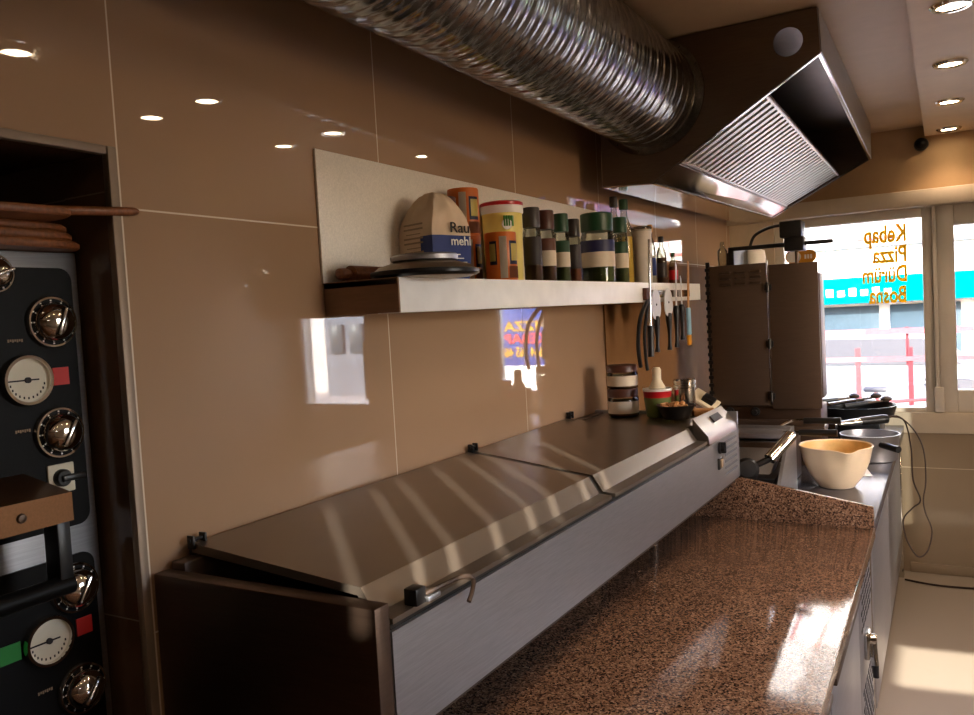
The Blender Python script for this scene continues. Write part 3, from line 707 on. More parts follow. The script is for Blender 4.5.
# orange tins
def tin(x, y, z, lab, a0=-.75):
    r, h = .0355, .106; o = (x, y, z)
    t = thing('food_tin', lab, 'tin', o, 'orange food tins')
    b = B(); lathe(b, [(r * .97, 0), (r, .002), (r, h - .003), (r * .97, h), (r * .93, h), (r * .92, h - .003), (0, h - .003)], o, n=32); obj('can', b, M['orange'], t)
    def patch(nm, aa, ab, z0, z1, m, k=1.012):
        b = B(); n = 8; t2 = bmesh.new(); q = []
        for i in range(n + 1):
            a = aa + (ab - aa) * i / n; q.append((t2.verts.new((x + r * k * math.cos(a), y + r * k * math.sin(a), z + z0)), t2.verts.new((x + r * k * math.cos(a), y + r * k * math.sin(a), z + z1))))
        for i in range(n): t2.faces.new((q[i][0], q[i + 1][0], q[i + 1][1], q[i][1]))
        bmesh.ops.solidify(t2, geom=t2.faces[:], thickness=-.0005); join(b, t2, 0); obj(nm, b, M[m], t)
    patch('white_panel', a0 - .42, a0 + .05, .004, h - .010, 'label_w')
    patch('navy_square', a0 + .22, a0 + .95, .034, .086, 'navy'); patch('cream_square', a0 + .34, a0 + .95, .042, .080, 'yellowtub', 1.022)
    patch('food_picture', a0 + .15, a0 + 1.2, .004, .030, 'spice_r')
    patch('navy_square', a0 - 1.1, a0 - .6, .034, .086, 'navy'); patch('cream_square', a0 - 1.1, a0 - .68, .042, .080, 'yellowtub', 1.022)
    return t
tin(.138, 1.605, SZ, 'small orange food tin standing in front of the yellow tub')
tin(.050, 1.600, SZ, 'orange food tin under another one, behind the flour bag', -.6)
tin(.050, 1.600, SZ + .1065, 'orange food tin stacked on top, showing above the flour bag', -.9)
t = thing('brown_lidded_jar', 'jar with brown lid peeking out behind the flour bag', 'jar', (.034, 1.538, SZ))
b = B(); lathe(b, [(.026, 0), (.028, .003), (.028, .155), (.025, .165)], (.034, 1.538, SZ)); obj('glass_body', b, M['spice_r'], t)
b = B(); lathe(b, [(.029, .160), (.0295, .162), (.0295, .188), (.027, .190)], (.034, 1.538, SZ)); obj('lid', b, M['brownlid'], t)

# flour bag
c = V((.072, 1.438, SZ)); a_ = math.radians(-16); ux, uy = V((math.cos(a_), math.sin(a_), 0)), V((-math.sin(a_), math.cos(a_), 0))
t = thing('flour_bag', 'paper flour bag with a blue lower half reading Rau mehl', 'bag', c)
hx = hy = .050; H = .180; BH = .092
def bagpt(u, v, z):
    s = z / H; k = 1 + .10 * math.sin(min(1, s * 1.1) * PI) 
    top = max(0, (s - .58) / .42); k *= math.sqrt(max(.02, 1 - .80 * top ** 2.2))
    ca = abs(u); cb = abs(v)
    wr = .0050 * noise.noise(V((u * 3, v * 3, z * 30))) * (1 if .05 < s else 0)
    return c + ux * (u * hx * k + wr) + uy * (v * hy * k * (1 - .25 * top) - wr) + V((0, 0, z + (.006 * noise.noise(V((u * 4, v * 4, 9))) if s > .9 else 0)))
def ringuv(n=9):
    R = []
    for i in range(n): R.append((1, -1 + 2 * i / n))
    for i in range(n): R.append((1 - 2 * i / n, 1))
    for i in range(n): R.append((-1, 1 - 2 * i / n))
    for i in range(n): R.append((-1 + 2 * i / n, -1))
    return [(u * (1 - .03 * v * v), v * (1 - .03 * u * u)) for u, v in R]
def bagpart(z0, z1, nz, cap0, cap1, faces=None):
    t2 = bmesh.new(); uv = ringuv(); rings = []
    for j in range(nz + 1):
        z = z0 + (z1 - z0) * j / nz; rings.append([t2.verts.new(bagpt(u, v, z)) for u, v in uv])
    n = len(uv)
    for j in range(nz):
        for k in range(n): 
            f = t2.faces.new((rings[j][k], rings[j][(k + 1) % n], rings[j + 1][(k + 1) % n], rings[j + 1][k]))
            f.material_index = 1 if (faces and (k < 9 or k >= 33)) else 0
    if cap0: t2.faces.new(rings[0][::-1])
    if cap1:
        z = z1 + .006; cen = t2.verts.new(bagpt(0, 0, z1) + V((0, 0, .008)))
        for k in range(n): t2.faces.new((rings[-1][k], rings[-1][(k + 1) % n], cen))
    bmesh.ops.recalc_face_normals(t2, faces=t2.faces[:])
    b = B(); join(b, t2); return b
body = obj('paper', bagpart(BH, H, 10, False, True), M['paper'], t, angle=50)
obj('printed_half', bagpart(0, BH, 8, True, False, True), [M['paper'], M['blue']], t, angle=50)
nr = ux; fo = c + ux * (hx * 1.10 + .0015)
b = B(); text(b, 'Rau', fo + ux * .0008 + uy * -.006 + V((0, 0, .098)), uy, (0, 0, 1), .030, .0008, bold=.01, width=.052); obj('print', b, M['ink'], t)
b = B(); text(b, 'mehl', fo + ux * .0008 + uy * -.006 + V((0, 0, .072)), uy, (0, 0, 1), .026, .0008, bold=.01, width=.054)
for k in range(6):
    t3 = bmesh.new(); box(t3, (0, 0, 0), (.001, .046 - (k % 3) * .009, .0018))
    for v in t3.verts: v.co = fo + ux * v.co.x + uy * (v.co.y - .010) + V((0, 0, .012 + k * .008 + v.co.z))
    join(b, t3, 0)
obj('print', b, M['white'], t)
b = B()
for k in range(9):
    t3 = bmesh.new(); z = .040 + k * .0095; L_ = .060 if k not in (3, 6) else .045
    box(t3, (-L_ / 2, 0, 0), (L_ / 2, .001, .0035 if k % 3 else .0018))
    for v in t3.verts: v.co = c + ux * (v.co.x - .002) - uy * (hy * (1.0 + .10 * math.sin(min(1, z / H * 1.1) * PI)) + .0016 - v.co.y * .5) + V((0, 0, z + v.co.z))
    join(b, t3, 0)
obj('small_print', b, M['greyp'], t)

# pan lid and rolling pin at the shelf's near end
t = thing('pan_lid', 'grey brown domed pan lid lying at the near end of shelf', 'lid', (.160, 1.262, SZ)); o = (.160, 1.262, SZ)
b = B(); lathe(b, [(.085, 0), (.096, .003), (.100, .008), (.099, .012), (.085, .022), (.060, .029), (0, .030)], o, n=44); obj('dome', b, M['liddome'], t)
b = B(); lathe(b, [(.094, .0015), (.1012, .006), (.1018, .010), (.1005, .0135), (.097, .014)], o, n=44, cap=False); obj('rim', b, M['blackpan'], t)
b = B(); lathe(b, [(.050, .0295), (.062, .032), (.063, .040), (.060, .043), (0, .043)], o, n=36); obj('flat_grip', b, M['steel'], t)
t = thing('rolling_pin', 'short dark wooden rolling pin beside the pan lid', 'rolling pin', (.03, 1.25, SZ))
b = B(); cyl(b, (.030, 1.205, SZ + .016), (.030, 1.33, SZ + .016), .016); obj('roller', b, M['pinwood'], t)
b = B(); lathe(b, [(.005, 0), (.010, .004), (.011, .018), (.008, .032), (.006, .036)], (.030, 1.169, SZ + .016), (0, 1, 0)); obj('handle', b, M['pinwood'], t)

# knives on the magnetic bar under the shelf end
KX = SX + .002
t = thing('knife_bar', 'short magnetic knife bar fixed to the shelf front edge', 'knife bar', (KX, 2.6, 1.42))
b = B(); box(b, (KX - .0015, 2.50, 1.415), (KX + .008, 2.98, 1.440), .002); obj('bar', b, M['steel_p'], t)
b = B(); box(b, (KX - .0015, 2.470, 1.408), (KX + .012, 2.500, 1.446), .002); obj('end_block', b, M['brownlid'], t)
def knife(y, tip, blade_end, hend, w, lab, hm='black', round_=False, lean=0., x=KX + .0105):
    """blade from z=tip (top) down to blade_end, handle on to hend"""
    t = thing('knife', lab, 'knife', (x, y, hend), 'knives on the magnetic bar'); b = B()
    L = tip - blade_end
    if round_: pts = [(y + w * .5 * math.cos(a) * (1 - .25 * math.sin(a) * (math.sin(a) < 0)), blade_end + L * .5 + L * .5 * math.sin(a)) for a in [2 * PI * k / 28 for k in range(28)]]
    else: pts = [(y - w * .5, blade_end), (y + w * .5, blade_end), (y + w * .5, tip - L * .30), (y + w * .3, tip - L * .1), (y - w * .45, tip)]
    pts = [(p[0] + lean * (p[1] - blade_end), p[1]) for p in pts]
    prism(b, pts, 'x', x - .0012, x + .0012); bl = obj('blade', b, M['blade'], t)
    b = B(); n = 5; hw = .011
    tube(b, [(x, y, blade_end + .012), (x, y - .002, blade_end - .01), (x, y + .001 - lean * .03, (blade_end + hend) / 2), (x, y - .004 - lean * .06, hend)], lambda s: (.0085 + .0025 * math.sin(s * 6) ) if s < .93 else .0085, 12); obj('handle', b, M[hm], t)
    if round_: b = B(); lathe(b, [(.004, 0), (.003, .002)], (x + .0011, y, blade_end + L * .5), (1, 0, 0), 12); obj('rivet', b, M['dark'], bl)
knife(2.565, 1.442, 1.342, 1.238, .092, 'knife with broad oval blade and black handle, left of two alike', round_=True)
knife(2.700, 1.446, 1.349, 1.236, .092, 'knife with broad oval blade and black handle, right of two alike', round_=True)
knife(2.790, 1.540, 1.372, 1.240, .014, 'long narrow knife pointing up beside the broad blades', lean=.12)
knife(2.860, 1.490, 1.375, 1.262, .012, 'slim paring knife between long knife and blue handled peeler')
t = thing('sharpening_steel', 'long thin sharpening steel with black handle at left of knives', 'sharpener', (KX + .0135, 2.510, 1.23))
b = B(); cyl(b, (KX + .0135, 2.510, 1.60), (KX + .0135, 2.490, 1.32), .0035, .005); obj('rod', b, M['steel_p'], t)
b = B(); tube(b, [(KX + .0135, 2.490, 1.325), (KX + .0135, 2.489, 1.318), (KX + .0135, 2.486, 1.29), (KX + .0135, 2.482, 1.228)], lambda s: .014 if s < .15 else .0105, 12); obj('handle', b, M['black'], t)
t = thing('peeler', 'peeler with wooden blade strip and pale blue handle, last on the bar', 'peeler', (KX + .0135, 2.935, 1.24))
b = B(); prism(b, [(2.930, 1.36), (2.944, 1.36), (2.962, 1.48), (2.966, 1.54), (2.956, 1.545), (2.942, 1.46)], 'x', KX + .0095, KX + .0135); obj('blade', b, M['palewood'], t)
b = B(); box(b, (KX + .0085, 2.915, 1.275), (KX + .0185, 2.948, 1.375), .004); obj('handle', b, M['skyblue'], t)
b = B(); box(b, (KX + .0085, 2.912, 1.238), (KX + .0185, 2.946, 1.276), .004); obj('handle_end', b, M['amber'], t)
b = B(); x = KX + .006
tube(b, [(x, 2.504, 1.418), (x + .004, 2.48, 1.404), (x + .01, 2.44, 1.392), (x + .012, 2.375, 1.345), (x + .012, 2.350, 1.27), (x + .012, 2.365, 1.205)], .0065, 8)
tube(b, [(x, 2.504, 1.416), (x + .006, 2.46, 1.365), (x + .008, 2.425, 1.30), (x + .008, 2.43, 1.22), (x + .008, 2.44, 1.19)], .0055, 8)
tag(obj('cable_loop', b, M['black'], base=(x, 2.4, 1.2)), 'black looped cord hanging from the shelf left of the knives', 'cord')

# ------------------------------------------------------------------ things at the far end of the topping unit
UZ = 1.0535
def sjar(x, y, z, r, h, lab):
    t = thing('storage_jar', lab, 'jar', (x, y, z), 'brown lidded jars on the topping unit'); o = (x, y, z)
    b = B(); lathe(b, [(r * .93, 0), (r, .003), (r, h * .62), (r * .92, h * .72), (r * .92, h * .76)], o, n=30); obj('glass_body', b, M['clear'], t)
    b = B(); lathe(b, [(r * .9, .002), (r * .95, .005), (r * .95, h * .30)], o, n=26); obj('contents', b, M['spice_b'], t)
    b = B(); lathe(b, [(r * 1.008, h * .12), (r * 1.012, h * .121), (r * 1.012, h * .55), (r * 1.008, h * .551)], o, n=30, cap=False); obj('label', b, M['label_w'], t)
    b = B(); lathe(b, [(r * .98, h * .70), (r, h * .71), (r, h - .003), (r * .95, h)], o, n=30); obj('lid', b, M['brownlid'], t)
sjar(.122, 2.384, UZ, .047, .086, 'lower brown lidded jar at the far end of the topping unit')
sjar(.122, 2.384, UZ + .0865, .047, .072, 'brown lidded jar standing on top of another at the topping unit end')
t = thing('spread_tub', 'green tub with red and white rim beside the brown lidded jars', 'tub', (.236, 2.372, UZ)); o = (.236, 2.372, UZ)
b = B(); lathe(b, [(.032, 0), (.034, .002), (.041, .060, 0), (.041, .0601, 1), (.0425, .078, 1), (.043, .079, 2), (.044, .086, 2), (.041, .086, 2), (.033, .004, 2), (0, .003, 2)], o, n=30); obj('body', b, [M['olive'], M['redlid'], M['white']], t)
t = thing('pastry_brush', 'cream handled brush standing upright in the green tub', 'brush', (.236, 2.372, UZ + .004)); o = V((.236, 2.372, UZ))
b = B(); lathe(b, [(.022, .080), (.026, .088), (.020, .098), (.013, .112), (.013, .128), (.014, .142), (.010, .149), (0, .150)], o, n=22); obj('handle', b, M['creamp'], t)
b = B(); lathe(b, [(.018, .006), (.022, .082)], o, n=18); obj('bristles', b, M['palewood'], t)
t = thing('metal_shaker', 'small steel shaker cup with a ridged rim', 'shaker', (.312, 2.398, UZ)); o = (.312, 2.398, UZ)
b = B(); lathe(b, [(.030, 0), (.031, .002), (.031, .095)], o, n=30); obj('cup', b, M['shaker'], t)
b = B(); lathe(b, [(.0315, .085), (.034, .087), (.034, .094), (.032, .096), (.032, .099), (.034, .101), (.034, .108), (.030, .112), (0, .113)], o, n=30); obj('lid', b, M['steel_p'], t)
t = thing('snack_bowl', 'black oval bowl with crisp crumbs in front of the steel shaker', 'bowl', (.312, 2.300, UZ + .003)); o = (.312, 2.300, UZ + .003)
b = B(); lathe(b, [(.028, 0), (.036, .003), (.054, .040), (.057, .043), (.054, .043), (.034, .007), (0, .006)], o, n=32); obj('body', b, M['black'], t)
b = B()
for k in range(26):
    a = random.uniform(0, 2 * PI); r = .034 * math.sqrt(random.random()); box(b, (o[0] + r * math.cos(a) - .012, o[1] + r * math.sin(a) - .004, o[2] + .024 + random.random() * .022), (o[0] + r * math.cos(a) + .012, o[1] + r * math.sin(a) + .004, o[2] + .030 + random.random() * .022), .001, 0, rot('Z', random.uniform(0, 180)) @ rot('Y', random.uniform(-30, 30)))
cr = obj('crumbs', b, M['palewood'], t); cr['kind'] = 'stuff'
b = B(); box(b, (.335, 2.385, UZ), (.395, 2.435, UZ + .020), .003, 0, rot('Z', 18)); tag(obj('wooden_block', b, M['palewood'], base=(.365, 2.41, UZ)), 'small pale wooden block at the far end of the topping unit', 'block')

b = B(); box(b, (.001, 2.56, GZ + .001), (.006, 4.44, 1.402), .001); box(b, (.001, 3.175, 1.402), (.006, 4.44, 1.555), .001); tag(obj('splash_panel', b, M['panel'], base=(.003, 3.4, GZ)), 'matt brown metal splash panel on the wall behind the cooking counter', 'panel')
# ------------------------------------------------------------------ ventilation duct
DR, DX, DZ = .150, .238, 2.012
DY0, DY1 = -1.2, 2.415
t = thing('ventilation_duct', 'big round ribbed galvanised ventilation duct under the ceiling', 'duct', (DX, .6, DZ))
t2 = bmesh.new(); NA = 72; pitch = .056; per = 16; NR = int((DY1 - DY0) / pitch * per); rings = []
for i in range(NR + 1):
    y = DY0 + (DY1 - DY0) * i / NR; ring = []
    for k in range(NA):
        a = 2 * PI * k / NA; ph = (y / pitch + k / NA) % 1.0
        r = DR +   .0030 * math.exp(-((ph - .15) / .06) ** 2) - .0016 * math.exp(-((ph - .45) / .045) ** 2) + .0007 * math.sin(ph * 6 * PI)
        r += .0009 * noise.noise(V((math.cos(a) * 2.5, y * 9, math.sin(a) * 2.5)))
        ring.append(t2.verts.new((DX + r * math.cos(a), y, DZ + r * math.sin(a))))
    rings.append(ring)
for i in range(NR):
    for k in range(NA): t2.faces.new((rings[i][k], rings[i][(k + 1) % NA], rings[i + 1][(k + 1) % NA], rings[i + 1][k]))
bmesh.ops.recalc_face_normals(t2, faces=t2.faces[:])
b = B(); join(b, t2, 0); obj('ribbed_tube', b, M['galv'], t, angle=60)
b = B(); lathe(b, [(DR - .004, -.03), (DR + .004, -.03), (DR + .004, -.006), (DR + .020, -.006), (DR + .020, 0), (DR - .004, 0)], (DX, 2.398, DZ), (0, 1, 0), 56, cap=False)
for k in range(14):
    a = 2 * PI * k / 14; lathe(b, [(.004, -.002), (.003, .002)], (DX + (DR + .012) * math.cos(a), 2.390, DZ + (DR + .012) * math.sin(a)), (0, -1, 0), 8)
obj('flange', b, M['galv'], t)

# ------------------------------------------------------------------ extractor hood
HY0, HY1 = 2.400, 4.20
HP = [(.082, 1.766), (.239, 1.758), (.720, 2.047), (.715, 2.166), (.082, 2.166)]
HP2 = [(.082, 1.790), (.270, 1.786), (.712, 2.010), (.712, 2.166), (.082, 2.166)]
t = thing('extractor_hood', 'slanted stainless steel extractor hood with baffle filter above the cooking counter', 'hood', (.4, 3.3, 1.76))
# near side sheet with a round hole
t2 = bmesh.new(); ov = [t2.verts.new((p[0], HY0, p[1])) for p in HP]
for i in range(5): t2.edges.new((ov[i], ov[(i + 1) % 5]))
hc = (.639, 2.091); cv = [t2.verts.new((hc[0] + .039 * math.cos(2 * PI * k / 32), HY0, hc[1] + .039 * math.sin(2 * PI * k / 32))) for k in range(32)]
for k in range(32): t2.edges.new((cv[k], cv[(k + 1) % 32]))
dc = [t2.verts.new((DX + (DR - .01) * math.cos(2 * PI * k / 40), HY0, DZ + (DR - .01) * math.sin(2 * PI * k / 40))) for k in range(40)]
for k in range(40): t2.edges.new((dc[k], dc[(k + 1) % 40]))
bmesh.ops.triangle_fill(t2, use_beauty=True, edges=t2.edges[:])
rem = [f for f in t2.faces if (f.calc_center_median() - V((hc[0], HY0, hc[1]))).length < .036 or (f.calc_center_median() - V((DX, HY0, DZ))).length < DR - .02]
bmesh.ops.delete(t2, geom=rem, context='FACES_ONLY')
ext = bmesh.ops.extrude_face_region(t2, geom=t2.faces[:])
for v in ext['geom']:
    if isinstance(v, bmesh.types.BMVert): v.co.y += .004
bmesh.ops.recalc_face_normals(t2, faces=t2.faces[:])
b = B(); join(b, t2, 0); obj('side_panel', b, M['steel_h'], t)
b = B(); prism(b, HP2, 'y', HY1 - .004, HY1); obj('side_panel', b, M['steel_h'], t)
def sheet(bm, i, j, th, ya=HY0 + .004, yb=HY1 - .004, inv=1):
    """wall of the hood between profile corners i and j, thickened inwards by th"""
    q0 = [(HP[i][0], ya, HP[i][1]), (HP[j][0], ya, HP[j][1]), (HP2[j][0], yb, HP2[j][1]), (HP2[i][0], yb, HP2[i][1])]
    n = (V(q0[1]) - V(q0[0])).cross(V(q0[3]) - V(q0[0])).normalized() * th * inv
    hexa(bm, q0, [tuple(V(p) + n) for p in q0])
b = B(); sheet(b, 2, 3, .004, inv=-1); fpn = obj('front_panel', b, M['steel'], t)
b = B(); sheet(b, 3, 4, .004, inv=-1); obj('top_panel', b, M['steel_h'], t)
b = B(); sheet(b, 4, 0, .004, inv=-1); obj('back_panel', b, M['steel_p'], t)
b = B(); sheet(b, 0, 1, .004, inv=-1); obj('bottom_gutter', b, M['steel_p'], t)
def sl(s, y, up=0.):
    """point on the slanted opening: s 0 at the gutter, 1 at the front lip"""
    q = (y - HY0) / (HY1 - HY0); A = V((HP[1][0], y, HP[1][1])).lerp(V((HP2[1][0], y, HP2[1][1])), q); Bp = V((HP[2][0], y, HP[2][1])).lerp(V((HP2[2][0], y, HP2[2][1])), q)
    d = (Bp - A).normalized(); n = V((-d.z, 0, d.x)).normalized()
    return A.lerp(Bp, s) + n * up
def slab(bm, s0, s1, y0, y1, u0, u1):
    hexa(bm, [sl(s0, y0, u0), sl(s1, y0, u0), sl(s1, y1, u0), sl(s0, y1, u0)], [sl(s0, y0, u1), sl(s1, y0, u1), sl(s1, y1, u1), sl(s0, y1, u1)])
ya, yb = HY0 + .005, HY1 - .005
b = B(); slab(b, .0, .16, ya, yb, .002, .008); obj('grease_channel', b, M['steel_p'], t)
b = B(); slab(b, .700, .706, ya, yb, .010, .060); obj('filter_rail', b, M['steel_h'], t)
b = B(); slab(b, 0, 1, ya, ya + .012, -.002, .004); slab(b, 0, 1, yb - .012, yb, -.002, .004); slab(b, .985, 1, ya, yb, -.002, .004); obj('edge_trim', b, M['steel_p'], t)
nf = 3; fl = (yb - ya - .04) / nf
b = B(); slab(b, .16, .70, ya, yb, .060, .064); obj('filter_gap_shade', b, M['black'], t)  # black sheet painting the shade in the gaps between the baffles
b = B(); slab(b, .155, .17, ya, yb, .004, .060); obj('filter_rail', b, M['steel_h'], t)
for q in range(nf):
    y0 = ya + .02 + q * fl; y1 = y0 + fl
    b = B()
    for (s0, s1, a0, a1) in ((.17, .182, y0, y1), (.688, .70, y0, y1)): slab(b, s0, s1, a0, a1, .008, .024)
    n = 11; pw = (y1 - y0) / n
    for k in range(n):
        yy = y0 + k * pw; slab(b, .18, .69, yy + pw * .26, yy + pw * .74, .010, .014)
        slab(b, .18, .69, yy + pw * .26, yy + pw * .32, .014, .022); slab(b, .18, .69, yy + pw * .68, yy + pw * .74, .014, .022)
    obj('baffle_filter', b, M['filter'], t)

# ------------------------------------------------------------------ kebab grill with folding shields
KY = 3.30
t = thing('kebab_grill', 'upright kebab grill with dark folding back shields before the window', 'grill', (.38, 3.5, GZ))
b = B(); box(b, (.17, KY + .02, GZ), (.575, KY + .20, .965), .006); box(b, (.12, KY + .20, GZ), (.52, KY + .46, .965), .006); obj('base', b, M['steel_e'], t)
b = B(); box(b, (.15, KY - .10, .885), (.60, KY + .02, .905), .004); box(b, (.15, KY - .10, .905), (.60, KY - .09, .93), .002); obj('drip_tray', b, M['steel_d'], t)
b = B(); box(b, (.172, KY - .008, .972), (.396, KY + .004, 1.532), .003)
s1 = obj('back_shield', b, M['steel_d'], t)
b = B()
for r_ in range(3):
    for q in range(3):
        x0 = .215 + q * .058; z0 = 1.452 + r_ * .022; hexa(b, [(x0, KY - .008, z0), (x0 + .045, KY - .008, z0), (x0 + .045, KY - .008, z0 + .010), (x0, KY - .008, z0 + .010)], [(x0 + .004, KY - .018, z0 + .001), (x0 + .041, KY - .018, z0 + .001), (x0 + .041, KY - .010, z0 + .009), (x0 + .004, KY - .010, z0 + .009)])
obj('louvres', b, M['steel_d'], s1)
b = B(); box(b, (.402, KY - .010, .960), (.582, KY + .002, 1.522), .003, 0, rot('Z', 4), (.402, KY, 1.2)); s2 = obj('side_shield', b, M['steel_d'], t)
b = B(); box(b, (.3985, KY - .011, .975), (.4015, KY - .006, 1.54)); obj('edge_strip', b, M['steel_p'], s1)
for z in (1.435, 1.215, 1.010):
    b = B(); cyl(b, (.400, KY - .016, z - .02), (.400, KY - .016, z + .02), .007); box(b, (.386, KY - .014, z - .012), (.414, KY - .008, z + .012), .002); obj('hinge', b, M['black'], t)
b = B(); box(b, (.160, KY - .004, .96), (.176, KY + .010, 1.55), .002)
for k in range(18): box(b, (.157, KY - .008, .985 + k * .031), (.179, KY - .003, .999 + k * .031), .001)
obj('hinge_rail', b, M['black'], t)
b = B(); box(b, (.14, KY + .30, .966), (.55, KY + .42, 1.488), .004); obj('burner_column', b, M['steel_d'], t)
b = B(); box(b, (.24, KY + .05, 1.590), (.632, KY + .07, 1.606), .002); box(b, (.24, KY + .05, 1.50), (.262, KY + .41, 1.604), .002); obj('motor_arm', b, M['black'], t)
b = B(); box(b, (.448, KY + .0, 1.622), (.528, KY + .10, 1.684), .004); mo = obj('motor', b, M['black'], t)
b = B(); box(b, (.462, KY + .01, 1.570), (.532, KY + .10, 1.623), .003); obj('gear_box', b, M['black'], mo)
b = B(); cyl(b, (.500, KY + .06, .97), (.500, KY + .06, 1.60), .007); obj('spit', b, M['steel_d'], t)
b = B(); tube(b, [(.455, KY + .05, 1.675), (.40, KY + .06, 1.67), (.345, KY + .06, 1.645), (.325, KY + .06, 1.604)], .006, 8); obj('motor_cable', b, M['black'], t)
for x in (.23, .33): b = B(); lathe(b, [(.018, 0), (.018, .012), (.012, .014), (.010, .024)], (x, KY + .02, .945), (0, -1, 0)); obj('control_knob', b, M['black'], t)
b = B(); box(b, (.105, KY - .095, .985), (.215, KY - .005, 1.000), .003, 0, rot('Y', 32) @ rot('X', 18), (.16, KY - .05, 1.02)); vb = obj('valve_box', b, M['creamp'], t)
b = B(); box(b, (.150, KY - .080, 1.000), (.200, KY - .040, 1.022), .004, 0, rot('Y', 32) @ rot('X', 18), (.16, KY - .05, 1.02)); obj('valve_switch', b, M['black'], vb)
# tub, box and bottle on a ledge over the shield
b = B(); box(b, (.11, KY + .30, 1.4885), (.44, KY + .42, 1.502), .002); tag(obj('ledge', b, M['steel_d'], base=(.3, KY + .36, 1.4885)), 'narrow dark ledge on top of the kebab grill', 'ledge')
b = B(); box(b, (.172, KY + .32, 1.5025), (.224, KY + .40, 1.600), .003); tag(obj('dark_box', b, M['dklid'], base=(.2, KY + .36, 1.5025)), 'small dark box left of the white tub on the kebab grill', 'box')
t = thing('white_tub', 'white rounded plastic tub on top of the kebab grill', 'tub', (.278, KY + .36, 1.5025)); o = (.278, KY + .36, 1.5025)
b = B(); lathe(b, [(.040, 0), (.044, .004), (.050, .070), (.046, .098), (.03, .106), (0, .107)], o, n=28); obj('body', b, M['white'], t)
t = thing('squeeze_bottle', 'clear squeeze bottle with orange contents left of the dark box', 'bottle', (.145, KY + .36, 1.5025)); o = (.145, KY + .36, 1.5025)
b = B(); lathe(b, [(.016, 0), (.019, .003), (.020, .06), (.022, .075), (.022, .11), (.010, .125), (.008, .15), (0, .152)], o, n=24); obj('body', b, M['clear'], t)
b = B(); lathe(b, [(.014, .003), (.017, .006), (.017, .045)], o, n=20); obj('contents', b, M['sauce'], t)
# ------------------------------------------------------------------ cooking gear on the steel counter
t = thing('contact_grill', 'steel contact grill with chrome tube handle and black knob behind granite upstand', 'grill', (.40, 2.70, GZ))
b = B(); prism(b, [(2.56, GZ), (2.90, GZ), (2.90, .93), (2.80, .965), (2.56, .80)], 'x', .535, .545); obj('side_plate', b, M['steel'], t)
b = B(); box(b, (.20, 2.58, GZ + .001), (.534, 2.90, .795), .004); obj('body', b, M['steel_b'], t)
b = B(); box(b, (.22, 2.60, .800), (.525, 2.88, .83), .004); obj('grill_plate', b, M['blackpan'], t)
b = B(); box(b, (.24, 2.62, .850), (.50, 2.86, .885), .006, 0, rot('X', 16), (.4, 2.86, .868)); obj('lid', b, M['steel'], t)
b = B(); cyl(b, (.515, 2.585, .895), (.572, 2.65, .962), .019, n=20); obj('handle', b, M['chrome'], t)
b = B(); tube(b, [(.40, 2.54, .845), (.46, 2.56, .87), (.516, 2.586, .896)], .010, 10); obj('handle_arm', b, M['black'], t)
b = B(); lathe(b, [(.020, 0), (.034, .006), (.036, .022), (.026, .036), (0, .038)], (.455, 2.530, .868), (.3, -.85, .3)); obj('knob', b, M['black'], t)
t = thing('deep_fryer', 'steel table fryer with two black basket handles beside the kebab grill', 'fryer', (.45, 3.05, GZ))
b = B(); box(b, (.20, 2.94, GZ), (.52, 3.17, .885), .006); obj('tank', b, M['steel_d'], t)
b = B(); box(b, (.20, 2.95, .8855), (.50, 3.16, .902), .004); obj('rim', b, M['steel'], t)
for yy, zz in ((3.00, .915), (3.12, .94)):
    b = B(); box(b, (.30, yy - .05, .885), (.50, yy + .04, .915), .002); bk = obj('basket', b, M['steel'], t)
    b = B(); tube(b, [(.46, yy, zz - .02), (.50, yy, zz), (.56, yy, zz + .002)], .006, 8); obj('basket_arm', b, M['steel_p'], bk)
    b = B(); cyl(b, (.54, yy, zz), (.665, yy, zz + .001), .011, .012); obj('handle', b, M['black'], bk)
# mixing bowl
t = thing('mixing_bowl', 'cream mixing bowl with orange sauce inside on the steel counter', 'bowl', (.660, 2.985, GZ)); o = V((.660, 2.985, GZ))
prof = [(.050, 0), (.056, .002), (.060, .006), (.088, .045), (.106, .090), (.116, .138), (.119, .143), (.117, .146), (.113, .142)]
inn = [(.113, .142), (.104, .092), (.085, .046), (.058, .010), (0, .008)]
def bowlmesh(pr, n=56, cap=True):
    t2 = bmesh.new(); R = []
    for r, h in pr:
        ring = []
        for k in range(n):
            a = 2 * PI * k / n; da = math.atan2(math.sin(a + 1.15), math.cos(a + 1.15)); sp = math.exp(-(da / .22) ** 2) * max(0, (h - .08) / .065)
            ring.append(t2.verts.new(o + V(((r + .016 * sp) * math.cos(a), (r + .016 * sp) * math.sin(a), h - .008 * sp))))
        R.append(ring)
    for i in range(len(R) - 1):
        for k in range(n): t2.faces.new((R[i][k], R[i][(k + 1) % n], R[i + 1][(k + 1) % n], R[i + 1][k]))
    if cap: t2.faces.new(R[0][::-1])
    b = B(); join(b, t2, 0); return b
obj('bowl_body', bowlmesh(prof), M['bowl'], t); obj('sauce_residue', bowlmesh(inn, cap=False), M['sauce'], t)
